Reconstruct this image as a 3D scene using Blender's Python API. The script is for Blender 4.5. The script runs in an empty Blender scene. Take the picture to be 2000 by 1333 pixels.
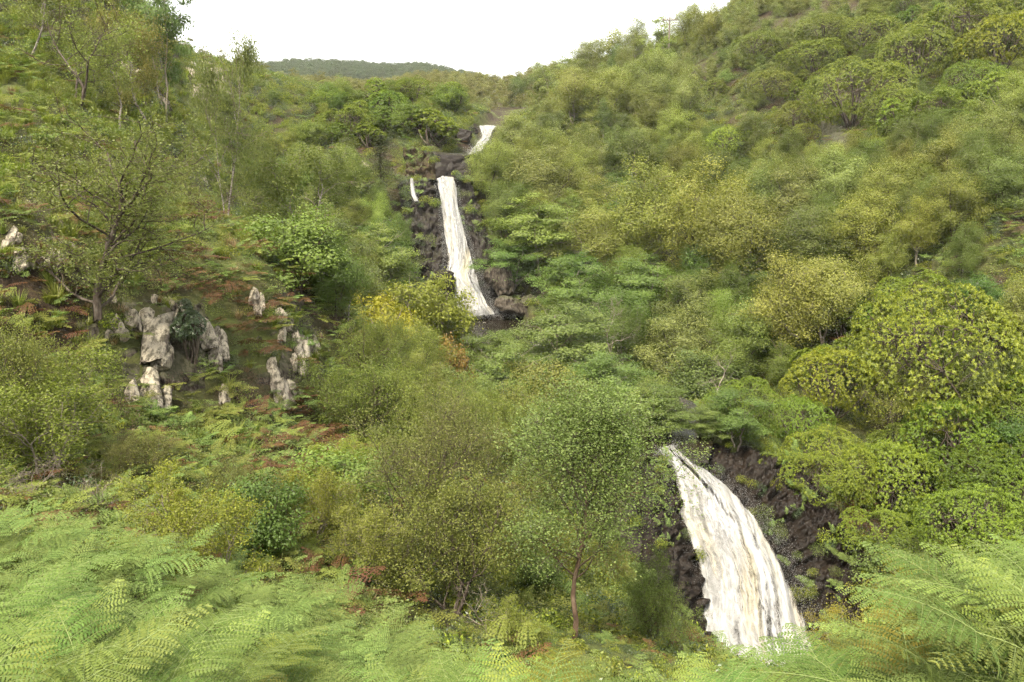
import bpy, math, random
import numpy as np
from mathutils import Vector, Euler, Matrix, Quaternion

scene = bpy.context.scene
col = scene.collection
rad = math.radians

# ---------------------------------------------------------------- camera
F_PX, CX, CY = 1600.0, 1000.0, 666.5          # focal length and centre, in pixels of a 2000 x 1333 frame
PITCH = rad(10.0)
cam_d = bpy.data.cameras.new('camera')
cam_d.sensor_width = 36.0
cam_d.lens = 36.0 * F_PX / 2000.0
cam_d.clip_start = 0.05
cam_d.clip_end = 6000.0
cam = bpy.data.objects.new('camera', cam_d)
col.objects.link(cam)
cam.location = (0, 0, 0)
cam.rotation_euler = (rad(90) - PITCH, 0, 0)
scene.camera = cam

# ---------------------------------------------------------------- light
SUN_EL, SUN_AZ = rad(54), rad(205)            # azimuth clockwise from +Y (view direction): the sun is high behind the viewer
world = bpy.data.worlds.new('World')
scene.world = world
world.use_nodes = True
nt = world.node_tree
bg = nt.nodes['Background']
sky = nt.nodes.new('ShaderNodeTexSky')
sky.sky_type = 'NISHITA'
sky.sun_disc = False
sky.sun_elevation = SUN_EL
sky.sun_rotation = SUN_AZ
sky.air_density = 1.0
sky.dust_density = 4.0
mixw = nt.nodes.new('ShaderNodeMix'); mixw.data_type = 'RGBA'
mixw.inputs['Factor'].default_value = 0.82    # a closed bright cloud sheet with little blue coming through
mixw.inputs['B'].default_value = (3.15, 3.03, 2.75, 1)
nt.links.new(sky.outputs['Color'], mixw.inputs['A'])
nt.links.new(mixw.outputs['Result'], bg.inputs['Color'])
bg.inputs['Strength'].default_value = 0.10
sun_d = bpy.data.lights.new('sun', 'SUN')
sun_d.energy = 1.5
sun_d.angle = rad(10)
sun_d.color = (1.0, 0.92, 0.76)
sun = bpy.data.objects.new('sun', sun_d)
col.objects.link(sun)
sd = Vector((math.sin(SUN_AZ) * math.cos(SUN_EL), math.cos(SUN_AZ) * math.cos(SUN_EL), math.sin(SUN_EL)))
sun.rotation_euler = (-sd).to_track_quat('-Z', 'Y').to_euler()

vs = scene.view_settings
vs.view_transform = 'Standard'
vs.look = 'None'
vs.exposure = 3.0
vs.gamma = 1.0
vs.use_curve_mapping = False
scene.render.engine = 'CYCLES'
cy = scene.cycles
cy.max_bounces = 4
cy.diffuse_bounces = 2
cy.glossy_bounces = 2
cy.transmission_bounces = 4
cy.transparent_max_bounces = 8
cy.volume_bounces = 1
cy.use_adaptive_sampling = True
cy.adaptive_threshold = 0.03
cy.use_denoising = True
cy.denoiser = 'OPENIMAGEDENOISE'
cy.denoising_prefilter = 'NONE'
cy.sample_clamp_indirect = 6.0

# ---------------------------------------------------------------- numeric helpers
def _h(ix, iy, iz, seed):
    x = (ix.astype(np.int64) * 374761393 + iy.astype(np.int64) * 668265263 + iz.astype(np.int64) * 2147483647 + seed * 974711) & 0xFFFFFFFF
    x = ((x ^ (x >> 13)) * 1274126177) & 0xFFFFFFFF
    x = ((x ^ (x >> 15)) * 2246822519) & 0xFFFFFFFF
    return ((x ^ (x >> 16)) & 0xFFFF) / 65535.0

def vnoise(p, seed=0):
    p = np.asarray(p, float)
    i = np.floor(p).astype(np.int64)
    f = p - i
    f = f * f * (3 - 2 * f)
    r = 0
    for dx in (0, 1):
        for dy in (0, 1):
            for dz in (0, 1):
                w = (f[:, 0] if dx else 1 - f[:, 0]) * (f[:, 1] if dy else 1 - f[:, 1]) * (f[:, 2] if dz else 1 - f[:, 2])
                r = r + w * _h(i[:, 0] + dx, i[:, 1] + dy, i[:, 2] + dz, seed)
    return r * 2 - 1

def fbm(p, oct=4, seed=0, gain=0.5):
    p = np.asarray(p, float)
    a, s, t = 1.0, 0.0, 0.0
    for k in range(oct):
        s = s + a * vnoise(p * (2.03 ** k), seed + k * 17)
        t += a
        a *= gain
    return s / t

def cellnoise(p, seed=0):
    """distance to the two nearest feature points and an id value of the nearest"""
    p = np.asarray(p, float)
    i = np.floor(p).astype(np.int64)
    d1 = np.full(len(p), 9.0); d2 = np.full(len(p), 9.0); idv = np.zeros(len(p))
    for dx in (-1, 0, 1):
        for dy in (-1, 0, 1):
            for dz in (-1, 0, 1):
                c = i + np.array([dx, dy, dz])
                q = np.stack([c[:, k] + _h(c[:, 0], c[:, 1], c[:, 2], seed + 31 * k) for k in range(3)], 1)
                d = np.linalg.norm(q - p, axis=1)
                nearer = d < d1
                d2 = np.where(nearer, d1, np.minimum(d2, d))
                idv = np.where(nearer, _h(c[:, 0], c[:, 1], c[:, 2], seed + 99), idv)
                d1 = np.minimum(d1, d)
    return d1, d2, idv

CP, SP = math.cos(PITCH), math.sin(PITCH)
def ray(px, py):
    a = (px - CX) / F_PX
    b = (CY - py) / F_PX
    return np.array([a, CP + b * SP, -SP + b * CP])

def P(px, py, Y, h=0.0):
    """the place seen at a point of the photograph when it lies Y metres ahead, lowered by h"""
    d = ray(px, py)
    q = d * (Y / d[1])
    q[2] -= h
    return q

def project(p):
    p = np.atleast_2d(p)
    z = p[:, 1] * CP - p[:, 2] * SP
    u = p[:, 0] / z
    v = (p[:, 1] * SP + p[:, 2] * CP) / z
    return np.stack([CX + u * F_PX, CY - v * F_PX, z], 1)

# ---------------------------------------------------------------- terrain
CTRL = [P(*c) for c in [
    # foreground bank (bracken stands on it)
    (0, 1000, 8, 1.1), (200, 990, 9, 1.1), (450, 1080, 8.5, 1.1), (700, 1180, 8, 1.1), (900, 1240, 7.6, 1.35),
    (1150, 1295, 7, 1.35), (1400, 1310, 6.2, 1.35), (1600, 1285, 5.6, 1.2), (1800, 1190, 5.6, .95), (1990, 1090, 6, 1.0),
    (0, 1333, 3, .9), (500, 1333, 3.2, .9), (1000, 1340, 3.4, .9), (1500, 1345, 3.4, .9), (2000, 1300, 3.4, .9),
    (-400, 1000, 7, 1), (-500, 800, 9, 1), (2300, 1050, 5.5, 1),
    # gully behind the bank and the left slope
    (0, 960, 13.5), (300, 975, 14), (600, 1040, 15), (680, 1150, 12.5), (950, 1230, 12.5), (1130, 1250, 11.8), (760, 1110, 14.5),
    (1250, 1180, 17), (1330, 1280, 15), (1250, 1000, 25), (1150, 960, 26),
    (400, 900, 18.5), (600, 880, 21.5), (300, 800, 21), (570, 785, 25.5), (300, 560, 25), (560, 560, 29.5), (430, 680, 24.5),
    (100, 450, 24), (0, 250, 29), (0, 420, 22.5), (0, 720, 17), (120, 660, 20.5), (-200, 500, 20), (-300, 200, 30),
    (150, 200, 37), (270, 310, 40), (0, 50, 42), (200, 420, 29), (420, 440, 37), (500, 480, 38), (560, 500, 37),
    (350, 100, 80), (300, 150, 68), (450, 150, 100), (200, -90, 66), (0, -250, 58), (420, 200, 72), (330, 230, 56),
    (680, 610, 35), (750, 700, 33), (650, 880, 24.5), (710, 780, 29.5), (620, 690, 30),
    # behind the spur, left bank of the upper fall
    (640, 600, 47, 2), (740, 560, 60, 2), (800, 430, 73), (560, 420, 60), (620, 300, 88), (720, 330, 88), (770, 310, 90), (790, 500, 70, .5),
    (850, 262, 98), (480, 260, 88), (520, 340, 72), (800, 620, 62, 2), (760, 390, 78),
    # plateau and far hill
    (940, 232, 112), (600, 215, 150), (750, 205, 170), (950, 195, 160), (480, 185, 190), (1000, 185, 175), (700, 175, 320),
    (600, 139, 620), (480, 150, 600), (720, 143, 630), (800, 151, 640), (900, 164, 650), (965, 178, 660), (1030, 200, 700), (480, 176, 420), (700, 182, 420), (900, 192, 420), (1000, 200, 420), (200, 170, 700), (-400, 150, 650),
    # right slope
    (990, 520, 75), (970, 400, 82, 1), (1000, 320, 92, 2), (1100, 290, 100, 3), (1060, 175, 160, 2), (1100, 150, 150, 4), (1250, 90, 150, 5), (1400, 55, 145, 3),
    (1500, 35, 140), (1620, -20, 140), (1800, -120, 140), (2000, -200, 130), (2300, -350, 120), (1300, 320, 95, 3), (1500, 310, 90, 3), (1480, 170, 115, 1),
    (1660, 215, 97, 1), (1800, 200, 92, 1), (1950, 150, 92, 1), (1600, 300, 86), (1300, 500, 75, 4), (1500, 520, 66, 3), (1700, 500, 60, 2), (1900, 450, 55, .8),
    (1995, 390, 55, .8), (1100, 580, 69, 3), (1200, 665, 61, 2), (1400, 720, 53, 3), (1600, 640, 53, 3), (1800, 720, 43, 3), (1980, 700, 41, 3),
    (1500, 900, 35.5, .5), (1700, 960, 35, 2.5), (1900, 1000, 33, 2.5), (2100, 900, 33, 2), (1800, 1150, 29), (1990, 1080, 28),
    (1680, 1010, 33, .6), (1600, 970, 34, .5), (2600, 500, 45), (1720, 1130, 30.5),
    # stream banks
    (1000, 700, 62), (1100, 760, 52), (1010, 830, 44, 1.5), (850, 800, 36, 1.5), (1200, 800, 46), (1300, 800, 43), (1420, 830, 40), (1150, 870, 36, 1.5),
    (1285, 900, 32), (1290, 1000, 29.5), (1310, 1150, 26), (1360, 1290, 23.5),
    (1500, 1480, 24), (1650, 1500, 22), (1700, 1350, 25),
]]
CTRL += [np.array(c, float) for c in [(0, .3, -1.72), (-2.5, .5, -1.6), (2.5, .5, -1.9), (0, -3, -1.3), (-4, -3, -.6), (4, -3, -1.6), (-9, 0, .5), (9, 0, -4.5),
                                      (12, 6, -8), (-12, 5, .3), (18, 14, -12), (0, -12, .8)]]
CTRL = np.array(CTRL)

def _tl(p):
    r = np.hypot(p[:, 0], p[:, 1]) + 0.6
    th = np.arctan2(p[:, 0], p[:, 1] + 1e-9)
    return np.stack([th, np.log(r)], 1), r

def _phi(d2):
    return 0.5 * d2 * np.log(d2 + 1e-12)

_cq, _cr = _tl(CTRL)
_n = len(CTRL)
_A = np.zeros((_n + 3, _n + 3))
_A[:_n, :_n] = _phi(((_cq[:, None] - _cq[None]) ** 2).sum(2)) + np.eye(_n) * 2e-4
_A[:_n, _n] = 1; _A[:_n, _n + 1:] = _cq
_A[_n:, :_n] = _A[:_n, _n:].T
_W = np.linalg.solve(_A, np.concatenate([CTRL[:, 2] / (_cr + 2.0), np.zeros(3)]))

# stream: x, y, z, half width of the bed
STREAM = []
def _sp(px, py, Y, w, dz=0.0):
    q = P(px, py, Y); STREAM.append((q[0], q[1], q[2] + dz, w))
_sp(1010, 205, 150, 1.2); _sp(985, 222, 130, 1.3); _sp(955, 243, 111, 1.5)
_sp(947, 262, 104, 1.0); _sp(948, 280, 99, 1.0); _sp(925, 300, 94, 1.0)
_q = P(868, 350, 80)
STREAM += [(_q[0] + 3.2, 92.0, _q[2] + .3, 1.6), (_q[0] + 1.2, 88.5, _q[2] - .1, 3.0), (_q[0] + .3, 84, _q[2] - .1, 2.2), (_q[0], 80.6, _q[2], 1.2)]
_sp(878, 400, 79.3, 1.4); _sp(898, 500, 76.8, 1.6); _sp(930, 600, 74.3, 1.9); _sp(938, 622, 73, 3.2)
_pool = STREAM[-1]
STREAM += [(_pool[0] + .6, 68, _pool[2] - .1, 4.2), (_pool[0] + 1.4, 62.5, _pool[2] - .15, 2.0)]
_zl = P(1310, 893, 33.5)[2]
STREAM += [(1.5, 56, _zl + 1.2, 1.0), (5.0, 48, _zl + .5, 1.1), (8.2, 42, _zl + .25, 1.2), (8.0, 37, _zl + .15, 1.1)]
_sp(1310, 893, 33.5, 1.2); _sp(1345, 930, 32.8, 1.6); _sp(1390, 1000, 31.6, 2.0); _sp(1430, 1100, 30.2, 2.2); _sp(1465, 1200, 29.0, 2.4); _sp(1490, 1320, 27.8, 2.6); _sp(1505, 1400, 26.6, 3.2)
_sp(1530, 1470, 24, 3.5); _sp(1720, 1560, 20, 3); _sp(2500, 1700, 14, 3)
STREAM = np.array(STREAM)

def stream_field(x, y):
    best = np.full(len(x), 1e9); zz = np.zeros(len(x)); ww = np.ones(len(x))
    for a, b in zip(STREAM[:-1], STREAM[1:]):
        d = b[:2] - a[:2]
        t = np.clip(((x - a[0]) * d[0] + (y - a[1]) * d[1]) / (d @ d + 1e-9), 0, 1)
        dist = np.hypot(x - a[0] - t * d[0], y - a[1] - t * d[1])
        w = a[3] + (b[3] - a[3]) * t
        k = dist - w < best - ww
        best = np.where(k, dist, best); zz = np.where(k, a[2] + (b[2] - a[2]) * t, zz); ww = np.where(k, w, ww)
    return best, zz, ww

# rock walls of the two falls: rows (top to bottom) of px, py, distance
WALLS = {
 'upper_left': [
    [(770, 350, 81), (790, 345, 80), (820, 340, 80.4), (858, 346, 81)],
    [(776, 400, 80), (800, 400, 78.6), (830, 400, 79), (866, 400, 79.8)],
    [(788, 470, 78), (815, 475, 76.5), (850, 478, 77), (884, 480, 77.8)],
    [(805, 550, 76), (842, 555, 74.6), (872, 560, 74.8), (902, 565, 75.6)],
    [(830, 640, 74), (860, 640, 73), (890, 640, 73.2), (930, 640, 74)]],
 'upper_right': [
    [(878, 343, 81.6), (900, 338, 81.3), (925, 350, 82)],
    [(890, 420, 79.6), (918, 420, 79.2), (950, 430, 80)],
    [(912, 520, 77.2), (948, 510, 76.8), (990, 520, 78)],
    [(935, 590, 75.2), (985, 570, 75), (1035, 570, 76)],
    [(950, 640, 74), (1000, 632, 73.6), (1050, 620, 74)]],
 'basin_left': [
    [(780, 282, 87), (815, 284, 86), (850, 292, 86)], [(785, 315, 86), (815, 318, 85), (850, 322, 85)], [(785, 352, 84.5), (815, 352, 84), (852, 356, 84)]],
 'basin_back': [
    [(838, 294, 90), (875, 297, 91), (925, 300, 92)], [(838, 325, 89.6), (875, 325, 90.4), (925, 325, 91.5)], [(838, 360, 89.3), (875, 360, 90), (925, 360, 91)]],
 'lower_right': [
    [(1325, 872, 35), (1410, 840, 37.5), (1490, 855, 37.5), (1570, 890, 37)],
    [(1385, 925, 33.9), (1465, 940, 34.2), (1560, 970, 34.4), (1650, 990, 34)],
    [(1455, 1015, 32.2), (1535, 1055, 32.2), (1625, 1085, 32.4), (1715, 1095, 32)],
    [(1515, 1145, 30.4), (1585, 1170, 30.6), (1660, 1185, 30.8), (1750, 1185, 30.4)],
    [(1550, 1330, 28.6), (1620, 1340, 28.6), (1700, 1345, 28.4), (1790, 1345, 28)]],
 'lower_left': [
    [(1270, 895, 32.6), (1292, 893, 33), (1325, 905, 33.9)],
    [(1270, 960, 31), (1300, 965, 31.8), (1345, 990, 32.8)],
    [(1280, 1060, 28.8), (1320, 1060, 29.6), (1385, 1080, 31)],
    [(1300, 1180, 27), (1345, 1185, 28), (1400, 1200, 29.6)],
    [(1340, 1320, 25.5), (1380, 1320, 26.6), (1430, 1330, 28)]],
}
def resample(rows, nu, nv):
    """rows of world points -> smooth nu x nv grid of points"""
    G = np.array([[P(*c) for c in r] for r in rows])
    def lin(A, n):
        t = np.linspace(0, len(A) - 1, n); i = np.minimum(t.astype(int), len(A) - 2); f = (t - i).reshape(-1, *([1] * (A.ndim - 1)))
        f = f * f * (3 - 2 * f) * .5 + f * .5
        return A[i] * (1 - f) + A[i + 1] * f
    G = lin(G, nu)
    return np.swapaxes(lin(np.swapaxes(G, 0, 1), nv), 0, 1)
WALL_PTS = [resample(r, 12, 9).reshape(-1, 3) for r in WALLS.values()]

def under_walls(x, y, z):
    """the soil stays behind and below the bare rock walls"""
    for W in WALL_PTS:
        lo = W[:, :2].min(0) - 3; hi = W[:, :2].max(0) + 3
        k = np.nonzero((x > lo[0]) & (x < hi[0]) & (y > lo[1]) & (y < hi[1]))[0]
        for s in range(0, len(k), 4000):
            kk = k[s:s + 4000]
            d = np.hypot(x[kk, None] - W[None, :, 0], y[kk, None] - W[None, :, 1])
            z[kk] = np.minimum(z[kk], (W[None, :, 2] - 1.5 + 3.2 * np.maximum(0, d - .25)).min(1))
    return z

def ground(x, y, rough=True):
    x = np.asarray(x, float); y = np.asarray(y, float)
    shp = x.shape
    x = x.ravel(); y = y.ravel()
    out = np.empty(len(x))
    for s in range(0, len(x), 20000):
        xs, ys = x[s:s + 20000], y[s:s + 20000]
        q, r = _tl(np.stack([xs, ys], 1))
        v = _phi(((q[:, None] - _cq[None]) ** 2).sum(2)) @ _W[:_n] + _W[_n] + q @ _W[_n + 1:]
        z = v * (r + 2.0)
        th = np.abs(q[:, 0])
        bk = np.clip((th - 1.15) / 0.7, 0, 1); bk = bk * bk * (3 - 2 * bk)
        z = z * (1 - bk) + (-1.5 + 0.10 * np.minimum(r, 300) - 0.35 * np.maximum(0, np.minimum(xs, 60))) * bk
        z = np.minimum(z, 160)
        if rough:
            amp = np.clip(r * 0.012, 0.04, 5.0)
            fr = 1.0 / np.clip(r * 0.09, 0.8, 60)
            z = z + amp * fbm(np.stack([xs * fr, ys * fr, np.zeros(len(xs))], 1), 4, 5)
        near = (r > 15) & (r < 170) & (th < 1.0)
        if rough and near.any():
            d, zs, w = stream_field(xs[near], ys[near])
            cut = zs - 0.55 + 2.4 * np.maximum(0, d - w) + 0.5 * np.maximum(0, d - w - 2)
            zn = z[near]
            zn = np.minimum(zn, cut)
            z[near] = under_walls(xs[near], ys[near], zn)
        out[s:s + 20000] = z
    return out.reshape(shp)

def gz(x, y):
    return float(ground(np.array([x]), np.array([y]))[0])

_RT = np.exp(np.linspace(math.log(2.2), math.log(900), 190))
def hit(px, py):
    """where the line of sight through a point of the photograph meets the ground"""
    d = ray(px, py); d = d / math.hypot(d[0], d[1])
    gap = _RT * d[2] - ground(_RT * d[0], _RT * d[1], False)
    below = np.nonzero(gap < 0)[0]
    k = len(_RT) - 1 if len(below) == 0 else below[0]
    rr = np.linspace(_RT[max(0, k - 4)], _RT[min(len(_RT) - 1, k + 5)], 46)
    g2 = rr * d[2] - ground(rr * d[0], rr * d[1])
    j = int(np.argmax(g2 < 0))
    if g2[j] >= 0: r = _RT[k]
    elif j == 0: r = rr[0]
    else: r = rr[j - 1] + (rr[j] - rr[j - 1]) * g2[j - 1] / (g2[j - 1] - g2[j] + 1e-9)
    return np.array([r * d[0], r * d[1], gz(r * d[0], r * d[1])])

# ---------------------------------------------------------------- mesh helpers
def mesh(name, V, Fq=None, Ft=None, mat=None, smooth=False, rnd=None):
    """one mesh out of numpy arrays: quads Fq and triangles Ft"""
    me = bpy.data.meshes.new(name)
    V = np.asarray(V, np.float32)
    nq = 0 if Fq is None else len(Fq); n3 = 0 if Ft is None else len(Ft)
    me.vertices.add(len(V)); me.vertices.foreach_set('co', V.ravel())
    loops = []
    starts = []
    if nq:
        loops.append(np.asarray(Fq, np.int32).ravel()); starts.append(np.arange(nq) * 4)
    if n3:
        loops.append(np.asarray(Ft, np.int32).ravel()); starts.append(nq * 4 + np.arange(n3) * 3)
    L = np.concatenate(loops)
    me.loops.add(len(L)); me.loops.foreach_set('vertex_index', L)
    me.polygons.add(nq + n3)
    me.polygons.foreach_set('loop_start', np.concatenate(starts).astype(np.int32))
    if smooth:
        me.polygons.foreach_set('use_smooth', np.ones(nq + n3, bool))
    me.update(calc_edges=True)
    if rnd is not None:
        at = me.attributes.new('rnd', 'FLOAT', 'POINT')
        at.data.foreach_set('value', np.asarray(rnd, np.float32))
    if mat is not None:
        me.materials.append(mat)
    return me

def link(name, data, parent=None, loc=None, rot=None, scl=None, **props):
    o = bpy.data.objects.new(name, data)
    col.objects.link(o)
    if parent is not None:
        o.parent = parent
    if loc is not None: o.location = [float(c) for c in loc]
    if rot is not None: o.rotation_euler = [float(c) for c in rot]
    if scl is not None: o.scale = [float(c) for c in scl] if hasattr(scl, '__len__') else (scl, scl, scl)
    for k, v in props.items():
        o[k] = v
    return o

def grid_faces(nu, nv):
    i = np.arange((nu - 1) * (nv - 1))
    a = (i // (nv - 1)) * nv + i % (nv - 1)
    return np.stack([a, a + 1, a + nv + 1, a + nv], 1)

# ---------------------------------------------------------------- material helpers
class N:
    """a small node-tree writer"""
    def __init__(s, name):
        s.m = bpy.data.materials.new(name); s.m.use_nodes = True
        s.t = s.m.node_tree; s.t.nodes.clear()
        s.out = s.t.nodes.new('ShaderNodeOutputMaterial')
    def n(s, kind, **kw):
        nd = s.t.nodes.new('ShaderNode' + kind)
        for k, v in kw.items():
            if k.startswith('i_'):
                nd.inputs[k[2:].replace('_', ' ')].default_value = v
            else:
                setattr(nd, k, v)
        return nd
    def l(s, a, b): s.t.links.new(a, b)
    def mix(s, f, a, b, blend='MIX'):
        nd = s.t.nodes.new('ShaderNodeMix'); nd.data_type = 'RGBA'; nd.blend_type = blend
        for sock, v in ((nd.inputs[0], f), (nd.inputs[6], a), (nd.inputs[7], b)):
            if hasattr(v, 'links') or isinstance(v, bpy.types.NodeSocket): s.l(v, sock)
            elif isinstance(v, (int, float)): sock.default_value = v
            else: sock.default_value = (*v, 1)
        return nd.outputs[2]
    def ramp(s, src, stops):
        nd = s.t.nodes.new('ShaderNodeValToRGB')
        el = nd.color_ramp.elements
        while len(el) < len(stops): el.new(0.5)
        for e, (p, c) in zip(el, stops):
            e.position = p; e.color = (*c, 1) if len(c) == 3 else c
        s.l(src, nd.inputs[0])
        return nd.outputs[0]
    def noise(s, scale, detail=4, rough=.55, vec=None, dist=0.0):
        nd = s.n('TexNoise'); nd.inputs['Scale'].default_value = scale; nd.inputs['Detail'].default_value = detail
        nd.inputs['Roughness'].default_value = rough; nd.inputs['Distortion'].default_value = dist
        if vec is not None: s.l(vec, nd.inputs['Vector'])
        return nd.outputs[0]
    def pos(s):
        return s.n('NewGeometry').outputs['Position']
    def mapping(s, vec, scale=(1, 1, 1), rot=(0, 0, 0)):
        nd = s.n('Mapping'); nd.inputs['Scale'].default_value = scale; nd.inputs['Rotation'].default_value = rot
        s.l(vec, nd.inputs['Vector']); return nd.outputs[0]
    def math(s, op, a, b=0.0):
        nd = s.n('Math', operation=op)
        for sock, v in ((nd.inputs[0], a), (nd.inputs[1], b)):
            if isinstance(v, bpy.types.NodeSocket): s.l(v, sock)
            else: sock.default_value = v
        return nd.outputs[0]
    def bump(s, h, strength=.5, dist=.05):
        nd = s.n('Bump'); nd.inputs['Strength'].default_value = strength; nd.inputs['Distance'].default_value = dist
        s.l(h, nd.inputs['Height']); return nd.outputs[0]
    def principled(s, colr, rough=.8, spec=.3, normal=None):
        b = s.n('BsdfPrincipled')
        if isinstance(colr, bpy.types.NodeSocket): s.l(colr, b.inputs['Base Color'])
        else: b.inputs['Base Color'].default_value = (*colr, 1)
        if isinstance(rough, bpy.types.NodeSocket): s.l(rough, b.inputs['Roughness'])
        else: b.inputs['Roughness'].default_value = rough
        b.inputs['Specular IOR Level'].default_value = spec
        if normal is not None: s.l(normal, b.inputs['Normal'])
        return b
    def done(s, shader):
        s.l(shader, s.out.inputs['Surface']); return s.m

def leaf_material(name, dark, light, trans=.35, gloss=.25, rough=.5, tcol=None):
    m = N(name)
    at = m.n('Attribute', attribute_name='rnd', attribute_type='GEOMETRY').outputs['Fac']
    oi = m.n('ObjectInfo')
    c = m.ramp(at, [(0, dark), (.55, tuple((a + b) / 2 for a, b in zip(dark, light))), (1, light)])
    c = m.mix(1.0, c, oi.outputs['Color'], 'MULTIPLY')
    hsv = m.n('HueSaturation')
    m.l(c, hsv.inputs['Color'])
    m.l(m.math('ADD', m.math('MULTIPLY', oi.outputs['Random'], .03), .485), hsv.inputs['Hue'])
    m.l(m.math('ADD', m.math('MULTIPLY', oi.outputs['Random'], .36), .82), hsv.inputs['Value'])
    c = hsv.outputs[0]
    b = m.principled(c, rough, gloss)
    t = m.n('BsdfTranslucent')
    tc = m.mix(1.0, c, (1.25, 1.4, .6), 'MULTIPLY')
    m.l(tc, t.inputs['Color'])
    mx = m.n('MixShader'); mx.inputs[0].default_value = trans
    m.l(b.outputs[0], mx.inputs[1]); m.l(t.outputs[0], mx.inputs[2])
    return m.done(mx.outputs[0])

def bark_material(name, base, dark, light, band=0.0, twig=(.06, .045, .034)):
    m = N(name)
    pos = m.n('TexCoord').outputs['Object']
    n1 = m.noise(7, 5, .6, m.mapping(pos, (1, 1, .35)))
    c = m.ramp(n1, [(.3, dark), (.5, base), (.72, light)])
    if band:
        n2 = m.noise(9, 3, .6, m.mapping(pos, (.6, .6, 3.2)))
        c = m.mix(m.ramp(n2, [(.54, (0, 0, 0)), (.6, (1, 1, 1))]), c, dark)
    th = m.n('Attribute', attribute_name='rnd').outputs['Fac']
    c = m.mix(m.ramp(th, [(.008, (1, 1, 1)), (.022, (0, 0, 0))]), c, twig)
    b = m.principled(c, .85, .2, m.bump(n1, .6, .02))
    return m.done(b.outputs[0])

# ================================================================ SETTING
def ground_material():
    m = N('ground_cover_soil')
    pos = m.pos()
    n1 = m.noise(.16, 6, .6, pos)
    n2 = m.noise(1.3, 6, .65, pos)
    n3 = m.noise(9, 4, .6, pos)
    moss = m.ramp(n2, [(.25, (.030, .036, .010)), (.5, (.060, .072, .018)), (.75, (.10, .105, .03))])
    earth = m.ramp(n3, [(.3, (.012, .009, .006)), (.5, (.030, .020, .012)), (.72, (.062, .040, .020))])
    c = m.mix(m.ramp(n1, [(.40, (0, 0, 0)), (.60, (1, 1, 1))]), moss, earth)
    nz = m.n('SeparateXYZ'); m.l(m.n('NewGeometry').outputs['Normal'], nz.inputs[0])
    rockc = m.ramp(m.noise(2.2, 7, .7, m.mapping(pos, (1, 1, 2.2))), [(.3, (.016, .013, .011)), (.5, (.050, .040, .032)), (.7, (.11, .092, .075))])
    steep = m.ramp(m.math('ADD', nz.outputs['Z'], m.math('MULTIPLY', n2, .25)), [(.58, (1, 1, 1)), (.72, (0, 0, 0))])
    c = m.mix(steep, c, rockc)
    b = m.principled(c, .9, .2, m.bump(n3, .8, .12))
    return m.done(b.outputs[0])

def build_terrain():
    th = np.concatenate([np.linspace(-math.pi, -.75, 50)[:-1], np.linspace(-.75, .75, 470), np.linspace(.75, math.pi, 50)[1:]])
    r = np.exp(np.linspace(math.log(.5), math.log(1000), 400))
    R, T = np.meshgrid(r, th, indexing='ij')
    X, Y = R * np.sin(T), R * np.cos(T)
    Z = ground(X, Y)
    V = np.stack([X, Y, Z], 2).reshape(-1, 3)
    me = mesh('ground', V, grid_faces(len(r), len(th))[:, ::-1], mat=ground_material(), smooth=True)
    return link('ground', me, kind='structure')
terrain = build_terrain()

# ---------------------------------------------------------------- rock
def rock_material(name, dark, mid, light, wet=.0, moss=0.0, lichen=0.0, scale=1.0):
    m = N(name)
    pos = m.pos()
    tilt = m.mapping(pos, (1, 1, 2.6), (.25, .5, .2))
    n1 = m.noise(1.1 * scale, 8, .68, tilt, .4)
    n2 = m.noise(6 * scale, 6, .65, tilt)
    c = m.ramp(n1, [(.30, dark), (.5, mid), (.72, light)])
    c = m.mix(.45, c, m.ramp(n2, [(.32, tuple(v * .5 for v in dark)), (.6, tuple(min(1, v * 1.25) for v in mid))]))
    if lichen:
        c = m.mix(m.math('MULTIPLY', m.ramp(m.noise(3.1 * scale, 7, .7, m.mapping(pos, (1.6, 1, .45), (0, .5, 0))), [(.42, (0, 0, 0)), (.56, (1, 1, 1))]), lichen), c, (.46, .405, .32))
    if moss:
        sx = m.n('SeparateXYZ'); m.l(m.n('NewGeometry').outputs['Normal'], sx.inputs[0])
        up = m.ramp(m.math('ADD', sx.outputs['Z'], m.math('MULTIPLY', n1, .8)), [(.85, (0, 0, 0)), (1.0, (1, 1, 1))])
        c = m.mix(m.math('MULTIPLY', up, moss), c, (.045, .06, .014))
    rough = m.math('SUBTRACT', m.math('MULTIPLY', n2, .35), wet * .5 - .5)
    b = m.principled(c, rough, .08 + .3 * wet, m.bump(n2, .9, .06))
    return m.done(b.outputs[0])

M_WET_SHADE = rock_material('wet_gorge_rock_shade_darkened', (.0026, .0017, .0010), (.0100, .0064, .0038), (.034, .0240, .0160), wet=.35, moss=0)  # wet brown rock, with the gorge's deep shade darkened into its colour
M_WETUP = rock_material('wet_upper_rock', (.006, .0045, .0035), (.019, .0145, .012), (.055, .044, .037), wet=.35, moss=.12)
M_TAN = rock_material('dry_tan_rock', (.020, .015, .010), (.062, .045, .029), (.125, .098, .068), moss=.7)
M_PALE = rock_material('lichened_pale_rock', (.026, .020, .016), (.095, .078, .064), (.34, .295, .24), lichen=.8, moss=.2, scale=1.6)
M_GREY = rock_material('grey_brown_rock', (.007, .005, .004), (.023, .017, .013), (.06, .048, .038), moss=.3, lichen=.15, scale=1.6)

def grid_normals(G):
    du = np.gradient(G, axis=0); dv = np.gradient(G, axis=1)
    n = np.cross(du, dv); n /= np.linalg.norm(n, axis=2, keepdims=True) + 1e-9
    return n

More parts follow.
